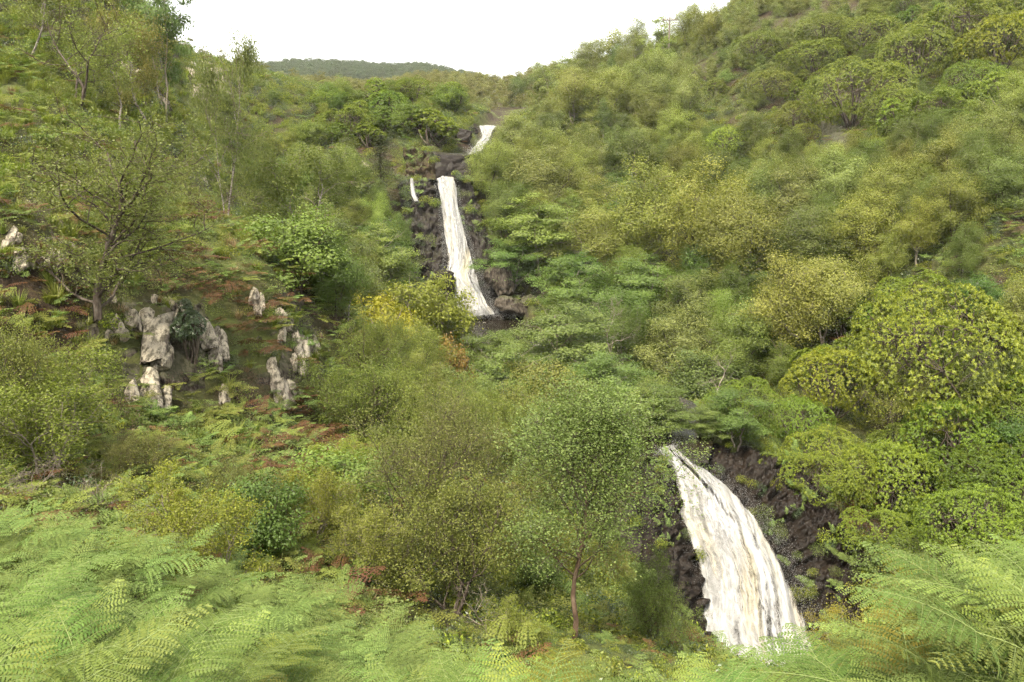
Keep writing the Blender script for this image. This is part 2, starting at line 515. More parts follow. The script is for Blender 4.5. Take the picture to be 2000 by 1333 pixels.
def blocky(p, s, seed):
    """strata and joint blocks: stepped relief with recessed cracks"""
    R = np.array(Euler((.35, .45, .3)).to_matrix())
    q = (p @ R.T) / s * np.array([.55, .8, 1.6])
    q = q + .35 * np.stack([fbm(q * .8 + k * 9, 3, seed + k) for k in range(3)], 1)
    d1, d2, idv = cellnoise(q, seed)
    crack = np.clip((d2 - d1) / .16, 0, 1)
    e1, e2, id2 = cellnoise(q * 2.7 + 5, seed + 7)
    crack2 = np.clip((e2 - e1) / .2, 0, 1)
    return (idv - .5) * .9 - (1 - crack) * .35 + (id2 - .5) * .35 - (1 - crack2) * .14 + .35 * fbm(q * 3, 3, seed + 3)

def rock_face(name, rows, amp, size, nu, nv, mat, seed, toward=None, **props):
    G = resample(rows, nu, nv)
    n = grid_normals(G)
    view = -G / np.linalg.norm(G, axis=2, keepdims=True)
    flip = np.sign((n * view).sum(2, keepdims=True)); flip[flip == 0] = 1
    n = n * np.sign(flip.mean() + 1e-6)
    d = (blocky(G.reshape(-1, 3), size, seed) + .45 * blocky(G.reshape(-1, 3)[:, [1, 2, 0]] + 7, size * .42, seed + 50) + .22 * blocky(G.reshape(-1, 3)[:, [2, 0, 1]] + 3, size * .18, seed + 80)).reshape(nu, nv, 1)
    u = np.linspace(0, 1, nu)[:, None, None]; v = np.linspace(0, 1, nv)[None, :, None]
    edge = np.minimum(np.minimum(u, 1 - u) * 8, np.minimum(v, 1 - v) * 8).clip(0, 1)
    S = G + n * (d * amp * (.4 + .6 * edge) - (1 - edge) * amp * 1.1)
    back = G - n * amp * 3.2                       # a body behind the face: it has depth from the side
    nf = nu * nv
    V = np.concatenate([S.reshape(-1, 3), back.reshape(-1, 3)])
    F = [grid_faces(nu, nv), grid_faces(nu, nv)[:, ::-1] + nf]
    rim = [i * nv for i in range(nu)] + [(nu - 1) * nv + j for j in range(1, nv)] + [i * nv + nv - 1 for i in range(nu - 2, -1, -1)] + [j for j in range(nv - 2, 0, -1)]
    rim = np.array(rim); rn = np.roll(rim, -1)
    F.append(np.stack([rim, rn, rn + nf, rim + nf], 1))
    me = mesh(name, V, np.concatenate(F), mat=mat)
    return link(name, me, **props)

rock_face('rock_cliff', WALLS['upper_left'], .62, 1.3, 120, 70, M_WETUP, 3,
    label='wet dark rock wall left of the upper waterfall, split by ledges', category='rock face')
rock_face('rock_cliff', WALLS['upper_right'], .6, 1.2, 110, 60, M_WETUP, 11,
    label='narrow dark rock wall right of the upper waterfall above the pool', category='rock face')
rock_face('rock_cliff', WALLS['basin_left'], .7, 1.5, 60, 60, M_TAN, 21,
    label='tan dry rock wall with vertical cracks above the upper waterfall', category='rock face')
rock_face('rock_cliff', WALLS['basin_back'], .25, 3.2, 36, 50, M_WETUP, 27,
    label='dark shaded back wall of the basin above the upper waterfall lip', category='rock face')
rock_face('rock_cliff', WALLS['lower_right'], .66, 1.25, 190, 160, M_WET_SHADE, 33,
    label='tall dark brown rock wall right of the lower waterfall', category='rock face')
rock_face('rock_cliff', WALLS['lower_left'], .5, 1.0, 150, 70, M_WET_SHADE, 41,
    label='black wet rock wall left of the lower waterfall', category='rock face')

def boulder_mesh(seed, dims, mat, rough=.16, jag=.5, n=20):
    """a jointed block: a rounded box whose faces are broken by steps"""
    u = np.linspace(-1, 1, n)
    A, B = np.meshgrid(u, u, indexing='ij')
    V = []; F = []
    for ax in range(3):
        for s in (-1, 1):
            c = [None] * 3
            c[ax] = np.full_like(A, s); c[(ax + 1) % 3] = A * s; c[(ax + 2) % 3] = B
            F.append(grid_faces(n, n) + len(V) * n * n)
            V.append(np.stack(c, 2).reshape(-1, 3))
    V = np.concatenate(V); F = np.concatenate(F)
    key = np.round(V * 1e4).astype(np.int64)
    _, idx, inv = np.unique(key, axis=0, return_index=True, return_inverse=True)
    V = V[idx]; F = inv.ravel()[F]
    rng = np.random.RandomState(seed)
    r4 = (np.abs(V) ** 5).sum(1) ** .2
    V = V / r4[:, None]
    # shear off a few corners with planes
    for _ in range(6):
        nn = rng.randn(3); nn /= np.linalg.norm(nn)
        dcut = rng.uniform(.62, .95)
        over = np.maximum(0, V @ nn - dcut)
        V = V - nn * over[:, None] * .92
    D = np.array(dims, float) / 2
    W = V * D
    k = min(D)
    d = blocky(W / k * 1.0, 1.1, seed)
    W = W + (V / np.linalg.norm(V, axis=1, keepdims=True)) * (d * jag * k * rough * 3)[:, None]
    return mesh('rock', W, F, mat=mat)

# bedded outcrops breaking through the left slope: ribs that dip to the right, soil and plants between them
OUTCROPS = []
def outcrop(x0, y0, x1, y1, thr, amp, seed, label, mat, nu=96, nv=96, dip=.5, scale=1.0):
    gx, gy = np.linspace(x0, x1, nv), np.linspace(y0, y1, nu)
    G = np.array([[hit(a, b) for a in gx[::5]] for b in gy[::5]])
    # refine on the ground between the coarse sights
    def up(A, n):
        t = np.linspace(0, len(A) - 1, n); i = np.minimum(t.astype(int), len(A) - 2); f = (t - i)[:, None, None]
        return A[i] * (1 - f) + A[i + 1] * f
    G = up(G, nu); G = np.swapaxes(up(np.swapaxes(G, 0, 1), nv), 0, 1)
    Q = G.reshape(-1, 3)
    n = np.array([.25, -.72, .62]); n /= np.linalg.norm(n)
    across = Q[:, 0] * 1.0 + Q[:, 2] * dip - Q[:, 1] * .25           # beds run down and to the right
    along = -Q[:, 0] * dip + Q[:, 2]
    w = across + .08 * fbm(Q * 1.3, 3, seed) + .10 * along
    k = w * 1.5 * scale; cell = np.floor(k); fr = k - cell
    hgt = _h(cell.astype(np.int64), np.floor(along * .45 + _h(cell.astype(np.int64), cell.astype(np.int64) * 0, cell.astype(np.int64) * 0, seed) * 5).astype(np.int64), cell.astype(np.int64) * 0, seed + 3)
    saw = (1 - fr) * .75
    d1, d2, idv = cellnoise(np.stack([across * 2.6, along * .55, Q[:, 1] * .5], 1), seed + 5)
    big = fbm(np.stack([across * .8, along * .28, Q[:, 1] * .3], 1), 3, seed + 8)
    f = hgt * .9 + saw * .5 + (idv - .5) * .5 + big * 1.1 - .25 * (1 - np.clip((d2 - d1) / .15, 0, 1)) - thr
    u = np.linspace(-1, 1, nu)[:, None]; v = np.linspace(-1, 1, nv)[None]
    edge = np.maximum(np.abs(u), np.abs(v)).ravel()
    f = f - np.clip((edge - .62) / .38, 0, 1) * 1.6
    V = Q + n * (np.clip(f, -1.2, 1.2) * amp)[:, None] + .03 * np.stack([fbm(Q * 5 + j, 2, seed + j) for j in range(3)], 1)
    back = Q - n * (amp * 1.6 + .3)
    F = np.concatenate([grid_faces(nu, nv), grid_faces(nu, nv)[:, ::-1] + nu * nv])
    rim = [i * nv for i in range(nu)] + [(nu - 1) * nv + j for j in range(1, nv)] + [i * nv + nv - 1 for i in range(nu - 2, -1, -1)] + [j for j in range(nv - 2, 0, -1)]
    rim = np.array(rim); rn = np.roll(rim, -1)
    F = np.concatenate([F, np.stack([rim, rn, rn + nu * nv, rim + nu * nv], 1)])
    link('rock_outcrop', mesh('rock_outcrop', np.concatenate([V, back]), F, mat=mat), label=label, category='rock outcrop', kind='thing', group='rock outcrops on the slopes')
    OUTCROPS.append(Q[f > .05])
outcrop(195, 545, 455, 815, .55, .34, 4, 'large bedded grey-brown outcrop below the leaning olive tree', M_GREY, 120, 110, .55)
outcrop(475, 540, 640, 800, .55, .34, 9, 'grey outcrop under the cream slabs on the bracken spur', M_GREY, 100, 80, .35, 1.3)
outcrop(20, 450, 180, 550, .75, .34, 14, 'broken pale outcrop in the grass high on the left slope', M_PALE, 60, 80, .3, 1.4)
outcrop(230, 60, 300, 160, .70, .9, 19, 'pale crag under the high birches at the upper left', M_PALE, 60, 50, .5, .6)
outcrop(1530, 225, 1690, 335, .35, 1.3, 29, 'dark crag streaked with rust plants under the big rhododendron dome', M_GREY, 70, 80, .2, .5)
outcrop(360, 100, 460, 215, .70, 1.3, 24, 'pale ledges stepping down below the left skyline', M_PALE, 60, 60, .5, .4)

# pale slabs standing out of the left slope: px, py, width, height (pixels), lean, label
SLABS = [
    (150, 355, 44, 22, -24, 'grey white ledge half hidden behind the olive crown'),
    (272, 528, 14, 16, 0, 'tiny white stone beside the leaning trunk top'),
    (262, 100, 24, 34, 12, 'pale crag below the skyline among the high birches'),
    (250, 132, 44, 24, -28, 'white ledge on the upper left slope under the high birches'),
    (270, 140, 30, 22, -30, 'white stone stepping down from the upper ledge'),
    (432, 175, 52, 26, -34, 'long pale crag near the skyline left of the slender white birch'),
    (374, 125, 34, 18, -34, 'pale stones just under the left skyline'),
    (396, 188, 40, 14, -34, 'thin pale ledge below the skyline crag'),
    (395, 350, 26, 20, 5, 'pale stone behind the slender white birch'),
    (712, 320, 28, 20, -20, 'pale boulder left of the small conifer'),
    (740, 715, 26, 34, 8, 'grey stone at the end of the bracken spur'),
    (320, 195, 30, 14, -30, 'low pale stone on the upper slope between birches'),
    (170, 640, 60, 40, -10, 'brown earthy rock under the trunk of the leaning olive tree'),
]
def shard_mesh(seed, dims, mat):
    """a sharp-edged tilted slab: cleaved planes, upright joints, a broken top"""
    rng = np.random.RandomState(seed)
    nx, ny, nz = 14, 5, 16
    def box():
        V = []; F = []; o = 0
        for ax, (na, nb) in ((0, (ny, nz)), (1, (nz, nx)), (2, (nx, ny))):
            for sg in (-1, 1):
                A, B = np.meshgrid(np.linspace(-1, 1, na), np.linspace(-1, 1, nb), indexing='ij')
                c = [None] * 3; c[ax] = np.full_like(A, sg); c[(ax + 1) % 3] = A; c[(ax + 2) % 3] = B
                f = grid_faces(na, nb); F.append((f if sg > 0 else f[:, ::-1]) + o); V.append(np.stack(c, 2).reshape(-1, 3)); o += na * nb
        return np.concatenate(V), np.concatenate(F)
    V, F = box()
    _, idx, inv = np.unique(np.round(V * 1e4).astype(np.int64), axis=0, return_index=True, return_inverse=True)
    V = V[idx]; F = inv.ravel()[F]
    # ragged outline: upright blades of different height and set-back
    col_id = np.floor((V[:, 0] + 1) * rng.uniform(1.4, 2.6) + .25 * V[:, 2]).astype(int)
    hh = rng.uniform(.45, 1.0, 12); ff = rng.uniform(-.5, .6, 12); bb = rng.uniform(-1, -.55, 12)
    V[:, 2] = np.where(V[:, 2] > 0, V[:, 2] * hh[col_id], V[:, 2] * -bb[col_id])
    V[:, 1] += ff[col_id] * .55
    V[:, 0] *= 1 - .35 * np.clip(V[:, 2], 0, 1) ** 1.5 * rng.uniform(.3, 1)
    V[:, 0] += .30 * V[:, 2] * rng.uniform(-1, 1)
    for _ in range(7):
        nn = unit_(rng.randn(3) * [1, .6, 1]); over = np.maximum(0, V @ nn - rng.uniform(.6, .95)); V = V - nn * over[:, None] * .95
    D = np.array(dims) / 2
    W = V * D
    W = W + rng.randn(len(W), 3) * min(D) * .02 + np.stack([fbm(W / max(D) * 4 + k * 7, 3, seed + k) for k in range(3)], 1) * min(D) * .10
    return mesh('rock', W, F, mat=mat)
def unit_(v): return v / np.linalg.norm(v)
_sr = random.Random(8)
for i, (px, py, w, h, lean, lab) in enumerate(SLABS):
    q = hit(px, py + h * .35)
    Y = project(q)[0, 2]
    ww, hh = w * Y / F_PX, h * Y / F_PX
    pale = not any(k in lab for k in ('grey-brown', 'earthy', 'grey rock', 'purple'))
    me = shard_mesh(100 + i, (ww * .85, max(.2, min(ww, hh) * .55), hh * 1.1), M_PALE if pale else M_GREY)
    link('pale_rock' if pale else 'grey_rock', me, loc=(q[0], q[1] - .05, q[2] + hh * .12), rot=(rad(-38), rad(-lean), rad(_sr.uniform(-25, 25))),
         label=lab, category='rock', group='rocks on the left slope', kind='thing')
    if w * h > 1100 and pale:
        for k in range(3):                       # broken pieces lying close by
            qx = hit(px + _sr.uniform(-.75, .75) * w, py + _sr.uniform(-.3, .7) * h); sc = _sr.uniform(.14, .3)
            me = shard_mesh(500 + i * 5 + k, (max(ww, hh) * sc, max(ww, hh) * sc * .6, max(ww, hh) * sc * 1.4), M_PALE)
            link('rock_shard', me, loc=(qx[0], qx[1], qx[2] + .05), rot=(rad(-30), rad(-lean + _sr.uniform(-25, 25)), rad(_sr.uniform(-40, 40))),
                 label='small broken shard beside the ' + ' '.join(lab.split()[:7]), category='rock', group='shards around the pale rocks', kind='thing')
# the thin ribs of the two outcrops: sharp slabs, all dipping the same way
RIBS = [('large outcrop below the leaning olive tree', [(222, 575, 590), (235, 610, 650), (262, 600, 640), (285, 590, 640), (298, 600, 700), (315, 640, 720), (305, 570, 590), (335, 575, 600), (352, 590, 620), (300, 700, 790), (322, 745, 800), (262, 735, 790), (285, 760, 800), (405, 610, 680), (418, 640, 700), (432, 630, 690), (428, 690, 720), (440, 745, 780), (246, 640, 660), (215, 640, 660)]),
        ('crags of the bracken spur', [(497, 560, 590), (510, 570, 605), (505, 590, 615), (548, 595, 630), (560, 600, 640), (552, 630, 665), (580, 640, 690), (592, 645, 700), (603, 655, 690), (612, 655, 690), (575, 690, 720), (590, 700, 730), (536, 700, 760), (545, 730, 785), (555, 745, 790), (568, 735, 770), (582, 745, 775), (530, 690, 720)]),
        ('stones on the grassy slope', [(45, 480, 525), (62, 500, 520), (95, 490, 520), (110, 480, 505), (122, 490, 520), (135, 495, 520), (28, 440, 470), (15, 465, 485), (40, 455, 475), (60, 388, 402), (150, 350, 370)])]
ORD = 'first second third fourth fifth sixth seventh eighth ninth tenth eleventh twelfth thirteenth fourteenth fifteenth sixteenth seventeenth eighteenth nineteenth twentieth'.split()
for rn_, ribs in RIBS:
    for j, (px, y0, y1) in enumerate(sorted(ribs)):
        q = hit(px + (y1 - y0) * .18, y1); Y = project(q)[0, 2]
        hh = (y1 - y0) * Y / F_PX * 1.35; ww = hh * _sr.uniform(.24, .44) + .12
        me = shard_mesh(900 + j * 3 + len(rn_), (ww, ww * .55, hh * 1.15), M_PALE)
        link('pale_slab', me, loc=(q[0] - hh * .1, q[1] - .12, q[2] + hh * .26), rot=(rad(-44), rad(-27 + _sr.uniform(-8, 8)), rad(_sr.uniform(-18, 18))),
             label='%s cream slab, %s from the left in the %s' % (('short', 'narrow', 'tall')[min(2, int((y1 - y0) / 35))], ORD[j], rn_), category='rock', group='cream slabs of the ' + rn_, kind='thing')
# boulders by the water and crags on the right slope
for i, (px, py, w, h, Y, mat, lean, lab) in enumerate([
    (975, 548, 54, 60, 74.6, M_GREY, 8, 'rounded grey boulder beside the foot of the upper waterfall'),
    (1000, 598, 76, 32, 73.4, M_GREY, -14, 'slanting flat boulder at the right edge of the pool'),
    (1035, 590, 36, 36, 74.4, M_GREY, 10, 'dark boulder behind the flat boulder at the pool'),
    (868, 560, 40, 60, 74.4, M_WET_SHADE, 0, 'wet ledge block left of the upper waterfall foot'),
    (1772, 150, 40, 66, 0, M_GREY, 4, 'grey upright crag between rhododendrons high on the right slope'),
    (1105, 690, 34, 24, 62, M_WET_SHADE, 6, 'low wet boulder by the stream behind the leafy oak'),
    (908, 268, 34, 26, 98, M_WET_SHADE, -10, 'brown boulder left of the top cascade'),
    (925, 256, 22, 16, 104, M_WET_SHADE, 0, 'small dark boulder at the lip of the top cascade'),
]):
    if Y == 0:
        q = hit(px, py + h * .2); Y = project(q)[0, 2]
    else:
        q = P(px, py, Y)
    s = Y / F_PX
    me = boulder_mesh(300 + i, (w * s, max(w, h) * s * .8, h * s), mat, .17, .5, 20)
    link('boulder', me, loc=q, rot=(rad(-8), rad(-lean), rad(i * 37 % 50 - 25)), label=lab, category='rock')

# ---------------------------------------------------------------- water
def foam_material():
    m = N('white_water')
    at_u = m.n('Attribute', attribute_name='fu').outputs['Fac']
    at_v = m.n('Attribute', attribute_name='fv').outputs['Fac']
    cb = m.n('CombineXYZ'); m.l(at_u, cb.inputs[0]); m.l(at_v, cb.inputs[1])
    streak = m.noise(1.0, 4, .55, m.mapping(cb.outputs[0], (3.6, .42, 1)))
    froth = m.noise(1.0, 7, .72, m.mapping(cb.outputs[0], (6.5, 2.6, 1)), .3)
    fine = m.math('ADD', m.math('MULTIPLY', streak, .5), m.math('MULTIPLY', froth, .5))
    broad = m.noise(1.0, 3, .5, m.mapping(cb.outputs[0], (1.1, .16, 1)))
    c = m.ramp(fine, [(.35, (.105, .104, .102)), (.44, (.175, .174, .171)), (.53, (.24, .24, .235)), (.64, (.35, .35, .345))])
    peat = m.ramp(broad, [(.48, (0, 0, 0)), (.66, (1, 1, 1))])
    c = m.mix(m.math('MULTIPLY', peat, .55), c, (.27, .225, .125))
    b = m.principled(c, .45, .4, m.bump(fine, .9, .10))
    tr = m.n('BsdfTransparent')
    hole = m.n('Attribute', attribute_name='fh').outputs['Fac']          # thin water: 1 where the sheet is torn
    fac = m.ramp(m.math('SUBTRACT', fine, hole), [(.04, (0, 0, 0)), (.24, (1, 1, 1))])
    mx = m.n('MixShader'); m.l(fac, mx.inputs[0]); m.l(tr.outputs[0], mx.inputs[1]); m.l(b.outputs[0], mx.inputs[2])
    return m.done(mx.outputs[0])
M_FOAM = foam_material()

def drop_material():
    m = N('spray_drops')
    b = m.principled((.3, .3, .295), .4, .3)
    t = m.n('BsdfTranslucent'); t.inputs['Color'].default_value = (.3, .3, .3, 1)
    mx = m.n('MixShader'); mx.inputs[0].default_value = .4
    m.l(b.outputs[0], mx.inputs[1]); m.l(t.outputs[0], mx.inputs[2])
    return m.done(mx.outputs[0])
M_DROP = drop_material()

def attr(me, name, val):
    a = me.attributes.new(name, 'FLOAT', 'POINT'); a.data.foreach_set('value', np.asarray(val, np.float32))

def fall(label, edges, bulge, seed, nu, nv, strands, drops, torn=.18, gaps=(), dropsize=.03, spray=.35, swid=.05):
    """a fall: torn sheet, separate strands of water in front of it, flung drops. edges: (left px, right px, py left, py right, Y left, Y right)"""
    rng = np.random.RandomState(seed)
    E = np.array(edges, float)
    Lp = np.array([P(e[0], e[2], e[4]) for e in E]); Rp = np.array([P(e[1], e[3], e[5]) for e in E])
    seglen = np.linalg.norm(np.diff((Lp + Rp) / 2, axis=0), axis=1)
    cum = np.concatenate([[0], np.cumsum(seglen)]); length = cum[-1]
    def at(A, s):
        i = np.clip(np.searchsorted(cum, s, 'right') - 1, 0, len(cum) - 2)
        f = ((s - cum[i]) / (seglen[i] + 1e-9))[:, None]
        p0 = A[np.maximum(i - 1, 0)]; p1 = A[i]; p2 = A[i + 1]; p3 = A[np.minimum(i + 2, len(A) - 1)]
        return .5 * ((2 * p1) + (p2 - p0) * f + (2 * p0 - 5 * p1 + 4 * p2 - p3) * f ** 2 + (3 * p1 - p0 - 3 * p2 + p3) * f ** 3)
    def S(u, s):
        l, r = at(Lp, s), at(Rp, s)
        out = np.array([.12, -.82, .3])
        return l + (r - l) * u[:, None] + out * (bulge * np.sin(np.pi * np.clip(u, 0, 1)))[:, None], np.linalg.norm(r - l, axis=1)
    uu, ss = np.meshgrid(np.linspace(0, 1, nv), np.linspace(0, length, nu))
    uu, ss = uu.ravel(), ss.ravel()
    V, W = S(uu, ss)
    wob = fbm(np.stack([ss * .9, uu * 0, uu * 0 + seed], 1), 4, seed + 20) * .05 * (1 - uu) - fbm(np.stack([ss * .9, uu * 0, uu * 0 + seed + 5], 1), 4, seed + 21) * .05 * uu
    V, W = S(uu + wob, ss)
    X = uu * W
    nz = fbm(np.stack([X * 3.0, ss * .55, np.full(len(X), seed)], 1), 4, seed) + .6 * fbm(np.stack([X * 9, ss * 1.3, np.full(len(X), seed)], 1), 3, seed + 5)
    V = V + np.array([.05, -.8, .35]) * (nz * .16 * bulge ** .5)[:, None]
    e = np.minimum(uu, 1 - uu) * W
    hole = torn + .50 * np.clip(1 - e / (.09 * W), 0, 1) + .25 * fbm(np.stack([X * 1.2, ss * .22, np.full(len(X), 7.)], 1), 3, seed + 9)
    for (u0, s0, u1, s1, wd, k) in gaps:
        t = np.clip((ss / length - s0) / (s1 - s0), 0, 1); uc = u0 + (u1 - u0) * t
        inside = (ss / length > s0) & (ss / length < s1)
        hole = hole + np.where(inside, k * np.exp(-((uu - uc) / wd) ** 2) * np.sin(np.pi * t) ** .5, 0)
    def sheet(Vv, hole_, du):
        me = mesh('water_sheet', Vv, grid_faces(nu, nv), mat=M_FOAM, smooth=True)
        attr(me, 'fu', X + du); attr(me, 'fv', ss + du); attr(me, 'fh', hole_)
        return me
    front = V + np.array([.05, -.85, .3]) * (.10 + .16 * bulge * (.5 + .5 * fbm(np.stack([X * 2, ss * .35, 0 * X + 3], 1), 3, seed + 31)))[:, None]
    sheets = [sheet(V, hole, 0.), sheet(front, hole + .32 + .45 * np.clip(1 - e / (.2 * W), 0, 1) + .22 * fbm(np.stack([X * 1.5, ss * .3, 0 * X + 9], 1), 3, seed + 33), 13.7)]
    root = link('waterfall', None, loc=Lp[-1], label=label, category='waterfall')
    inv = -Lp[-1]
    for me in sheets: link('water_sheet', me, root, loc=inv)
    # strands
    k = 9
    n = strands
    u0 = rng.uniform(.15, .8, n); s0 = rng.rand(n) ** 1.1 * length * .94
    ln = rng.uniform(.8, 3.6, n) * min(1, length / 9)
    wd = swid * rng.uniform(.25, 1.0, n)
    tt = np.linspace(0, 1, k)
    sgrid = np.minimum(s0[:, None] + ln[:, None] * tt[None], length)
    ugrid = u0[:, None] + .012 * np.cumsum(rng.randn(n, k), 1)
    c, Wd = S(ugrid.ravel(), sgrid.ravel())
    lift = (np.sin(np.pi * tt) * 1.0)[None] * rng.uniform(.10, .34, n)[:, None] * bulge ** .5
    c = c + np.array([.05, -.85, .3]) * lift.ravel()[:, None]
    half = (wd[:, None] * np.sin(np.pi * np.clip(tt, .04, .96))[None]).ravel()
    side = np.array([1., .15, .1])
    A = c - side * half[:, None]; B = c + side * half[:, None]
    Vs = np.stack([A, B], 1).reshape(-1, 3)
    idx = (np.arange(n)[:, None] * k + np.arange(k - 1)[None]).ravel()
    Fs = np.stack([idx * 2, idx * 2 + 1, idx * 2 + 3, idx * 2 + 2], 1)
    ms = mesh('water_strands', Vs, Fs, mat=M_FOAM)
    attr(ms, 'fu', np.repeat((ugrid.ravel() * Wd + np.repeat(rng.rand(n) * 20, k)), 2)); attr(ms, 'fv', np.repeat(sgrid.ravel(), 2)); attr(ms, 'fh', np.full(len(Vs), -.5))
    link('water_strands', ms, root, loc=inv, kind='stuff')
    # flung drops, denser at the rims and towards the foot
    n = drops
    s = length * rng.rand(n) ** .6
    side_u = rng.rand(n); rim = rng.rand(n) < .7
    ud = np.where(rim, np.where(rng.rand(n) < .5, -np.abs(rng.randn(n)) * .05, 1 + np.abs(rng.randn(n)) * .06), side_u)
    c, Wd = S(ud, s)
    c = c + rng.randn(n, 3) * (spray * (.25 + s / length))[:, None] * np.array([.8, .5, .9]) * .55 + np.array([0, -.8, .2]) * (rng.rand(n) * .4)[:, None] * bulge
    nf_ = n // 3                                                    # churned foam where it lands
    mid = (Lp[-1] + Rp[-1]) / 2; wf_ = np.linalg.norm(Rp[-1] - Lp[-1])
    c[:nf_] = mid + rng.randn(nf_, 3) * np.array([wf_ * .42, .55, .22]) + np.array([0, -.3, .12]); c[:nf_, 2] += np.abs(rng.randn(nf_)) * .35 * np.exp(-((c[:nf_, 0] - mid[0]) / wf_) ** 2)
    r = dropsize * rng.uniform(.35, 1.1, n) ** 1.3
    tet = np.array([[0, 0, 1.6], [.94, 0, -.5], [-.47, .82, -.5], [-.47, -.82, -.5]])
    Vd = (c[:, None] + tet[None] * r[:, None, None]).reshape(-1, 3)
    b4 = np.arange(n)[:, None] * 4
    Fd = np.concatenate([b4 + np.array([0, 1, 2]), b4 + np.array([0, 2, 3]), b4 + np.array([0, 3, 1]), b4 + np.array([1, 3, 2])])
    md = mesh('spray', Vd, Ft=Fd, mat=M_DROP)
    link('spray', md, root, loc=inv, kind='stuff')
    return root

fall('main upper waterfall, a broad white chute dropping into the dark pool', [
    (851, 889, 349, 348, 80.7, 80.9), (854, 894, 372, 372, 79.9, 80.1), (861, 898, 410, 410, 79.0, 79.2), (866, 909, 455, 455, 77.9, 78.1),
    (870, 922, 500, 500, 76.7, 76.9), (866, 936, 540, 545, 75.6, 75.6), (884, 950, 585, 583, 74.3, 74.4), (894, 970, 624, 614, 73.0, 73.2)],
    .55, 5, 170, 70, 40, 12000, .17, gaps=[(.12, .45, .1, .85, .1, .3)], dropsize=.03, spray=.5)
fall('lower waterfall, a wide white curtain plunging below the birch', [
    (1272, 1322, 871, 864, 37.0, 37.4), (1282, 1318, 884, 874, 34.4, 35.0), (1292, 1352, 908, 898, 33.5, 34.0), (1302, 1392, 940, 926, 32.8, 33.2), (1316, 1436, 990, 962, 31.9, 32.4),
    (1334, 1490, 1050, 1025, 31.0, 31.3), (1350, 1526, 1110, 1090, 30.2, 30.3), (1358, 1558, 1180, 1165, 29.4, 29.3), (1366, 1582, 1255, 1245, 28.6, 28.4),
    (1374, 1606, 1330, 1325, 27.8, 27.5), (1390, 1610, 1400, 1400, 27.0, 26.7)],
    .85, 8, 240, 110, 40, 26000, .20, gaps=[(.45, .12, .62, .5, .07, .42), (.06, .05, .05, .42, .10, .30), (.40, .55, .22, 1.0, .07, .13)], dropsize=.015, spray=.65, swid=.03)
fall('small top cascade spilling white over rocks beyond the upper waterfall', [
    (932, 971, 246, 247, 110, 110), (938, 962, 258, 258, 107, 107), (940, 958, 268, 270, 104, 104), (926, 950, 284, 284, 99, 99), (912, 936, 303, 300, 94, 94)],
    .3, 12, 70, 40, 40, 900, .2, dropsize=.045, spray=.3)
fall('thin side trickle running down the rock left of the upper waterfall', [
    (801, 807, 349, 349, 79.3, 79.3), (801, 809, 365, 365, 78.9, 78.9), (803, 812, 380, 380, 78.4, 78.4), (809, 818, 394, 394, 77.9, 77.9)],
    .15, 15, 40, 14, 10, 200, .12, dropsize=.03, spray=.1)

def stream_water():
    m = N('dark_peaty_water')
    pos = m.pos()
    n = m.noise(3.2, 4, .6, m.mapping(pos, (.6, 1.8, 1)))
    fo = m.noise(.9, 6, .7, pos)
    c = m.mix(m.ramp(fo, [(.62, (0, 0, 0)), (.70, (1, 1, 1))]), (.014, .011, .007), (.5, .48, .42))
    b = m.principled(c, .14, .3, m.bump(n, .7, .12))
    return m.done(b.outputs[0])
def build_stream(a, b, name, mat, drop=.12, extra=.35):
    pts = STREAM[a:b]
    t = np.linspace(0, len(pts) - 1, 60); i = np.minimum(t.astype(int), len(pts) - 2); f = (t - i)[:, None]
    C = pts[i] * (1 - f) + pts[i + 1] * f
    d = np.gradient(C[:, :2], axis=0); d /= np.linalg.norm(d, axis=1, keepdims=True)
    nrm = np.stack([-d[:, 1], d[:, 0]], 1)
    k = np.linspace(-1, 1, 14)
    V = np.zeros((60, 14, 3))
    V[..., :2] = C[:, None, :2] + nrm[:, None] * (k[None, :, None] * (C[:, 3] + extra)[:, None, None])
    V[..., 2] = C[:, None, 2] - drop
    return link(name, mesh(name, V.reshape(-1, 3), grid_faces(60, 14), mat=mat, smooth=True), kind='structure')
M_STREAM = stream_water()
build_stream(13, 21, 'stream_pool', M_STREAM)
build_stream(6, 10, 'basin_water', M_STREAM, .05, .4)
build_stream(27, 31, 'lower_pool', M_STREAM, .0, .5)

# ================================================================ PLANTS
UP = np.array([0., 0., 1.])
def unit(v):
    return v / (np.linalg.norm(v, axis=-1, keepdims=True) + 1e-9)

M_BARK_DARK = bark_material('dark_bark', (.055, .042, .032), (.018, .014, .011), (.14, .12, .095))
M_BARK_RED = bark_material('reddish_birch_bark', (.115, .075, .050), (.035, .024, .017), (.24, .18, .135))
M_BARK_WHITE = bark_material('white_birch_bark', (.20, .178, .152), (.045, .036, .03), (.36, .33, .29), band=1, twig=(.14, .11, .09))
M_BARK_GREY = bark_material('pale_grey_bark', (.20, .17, .135), (.08, .065, .05), (.34, .30, .25), twig=(.15, .125, .10))

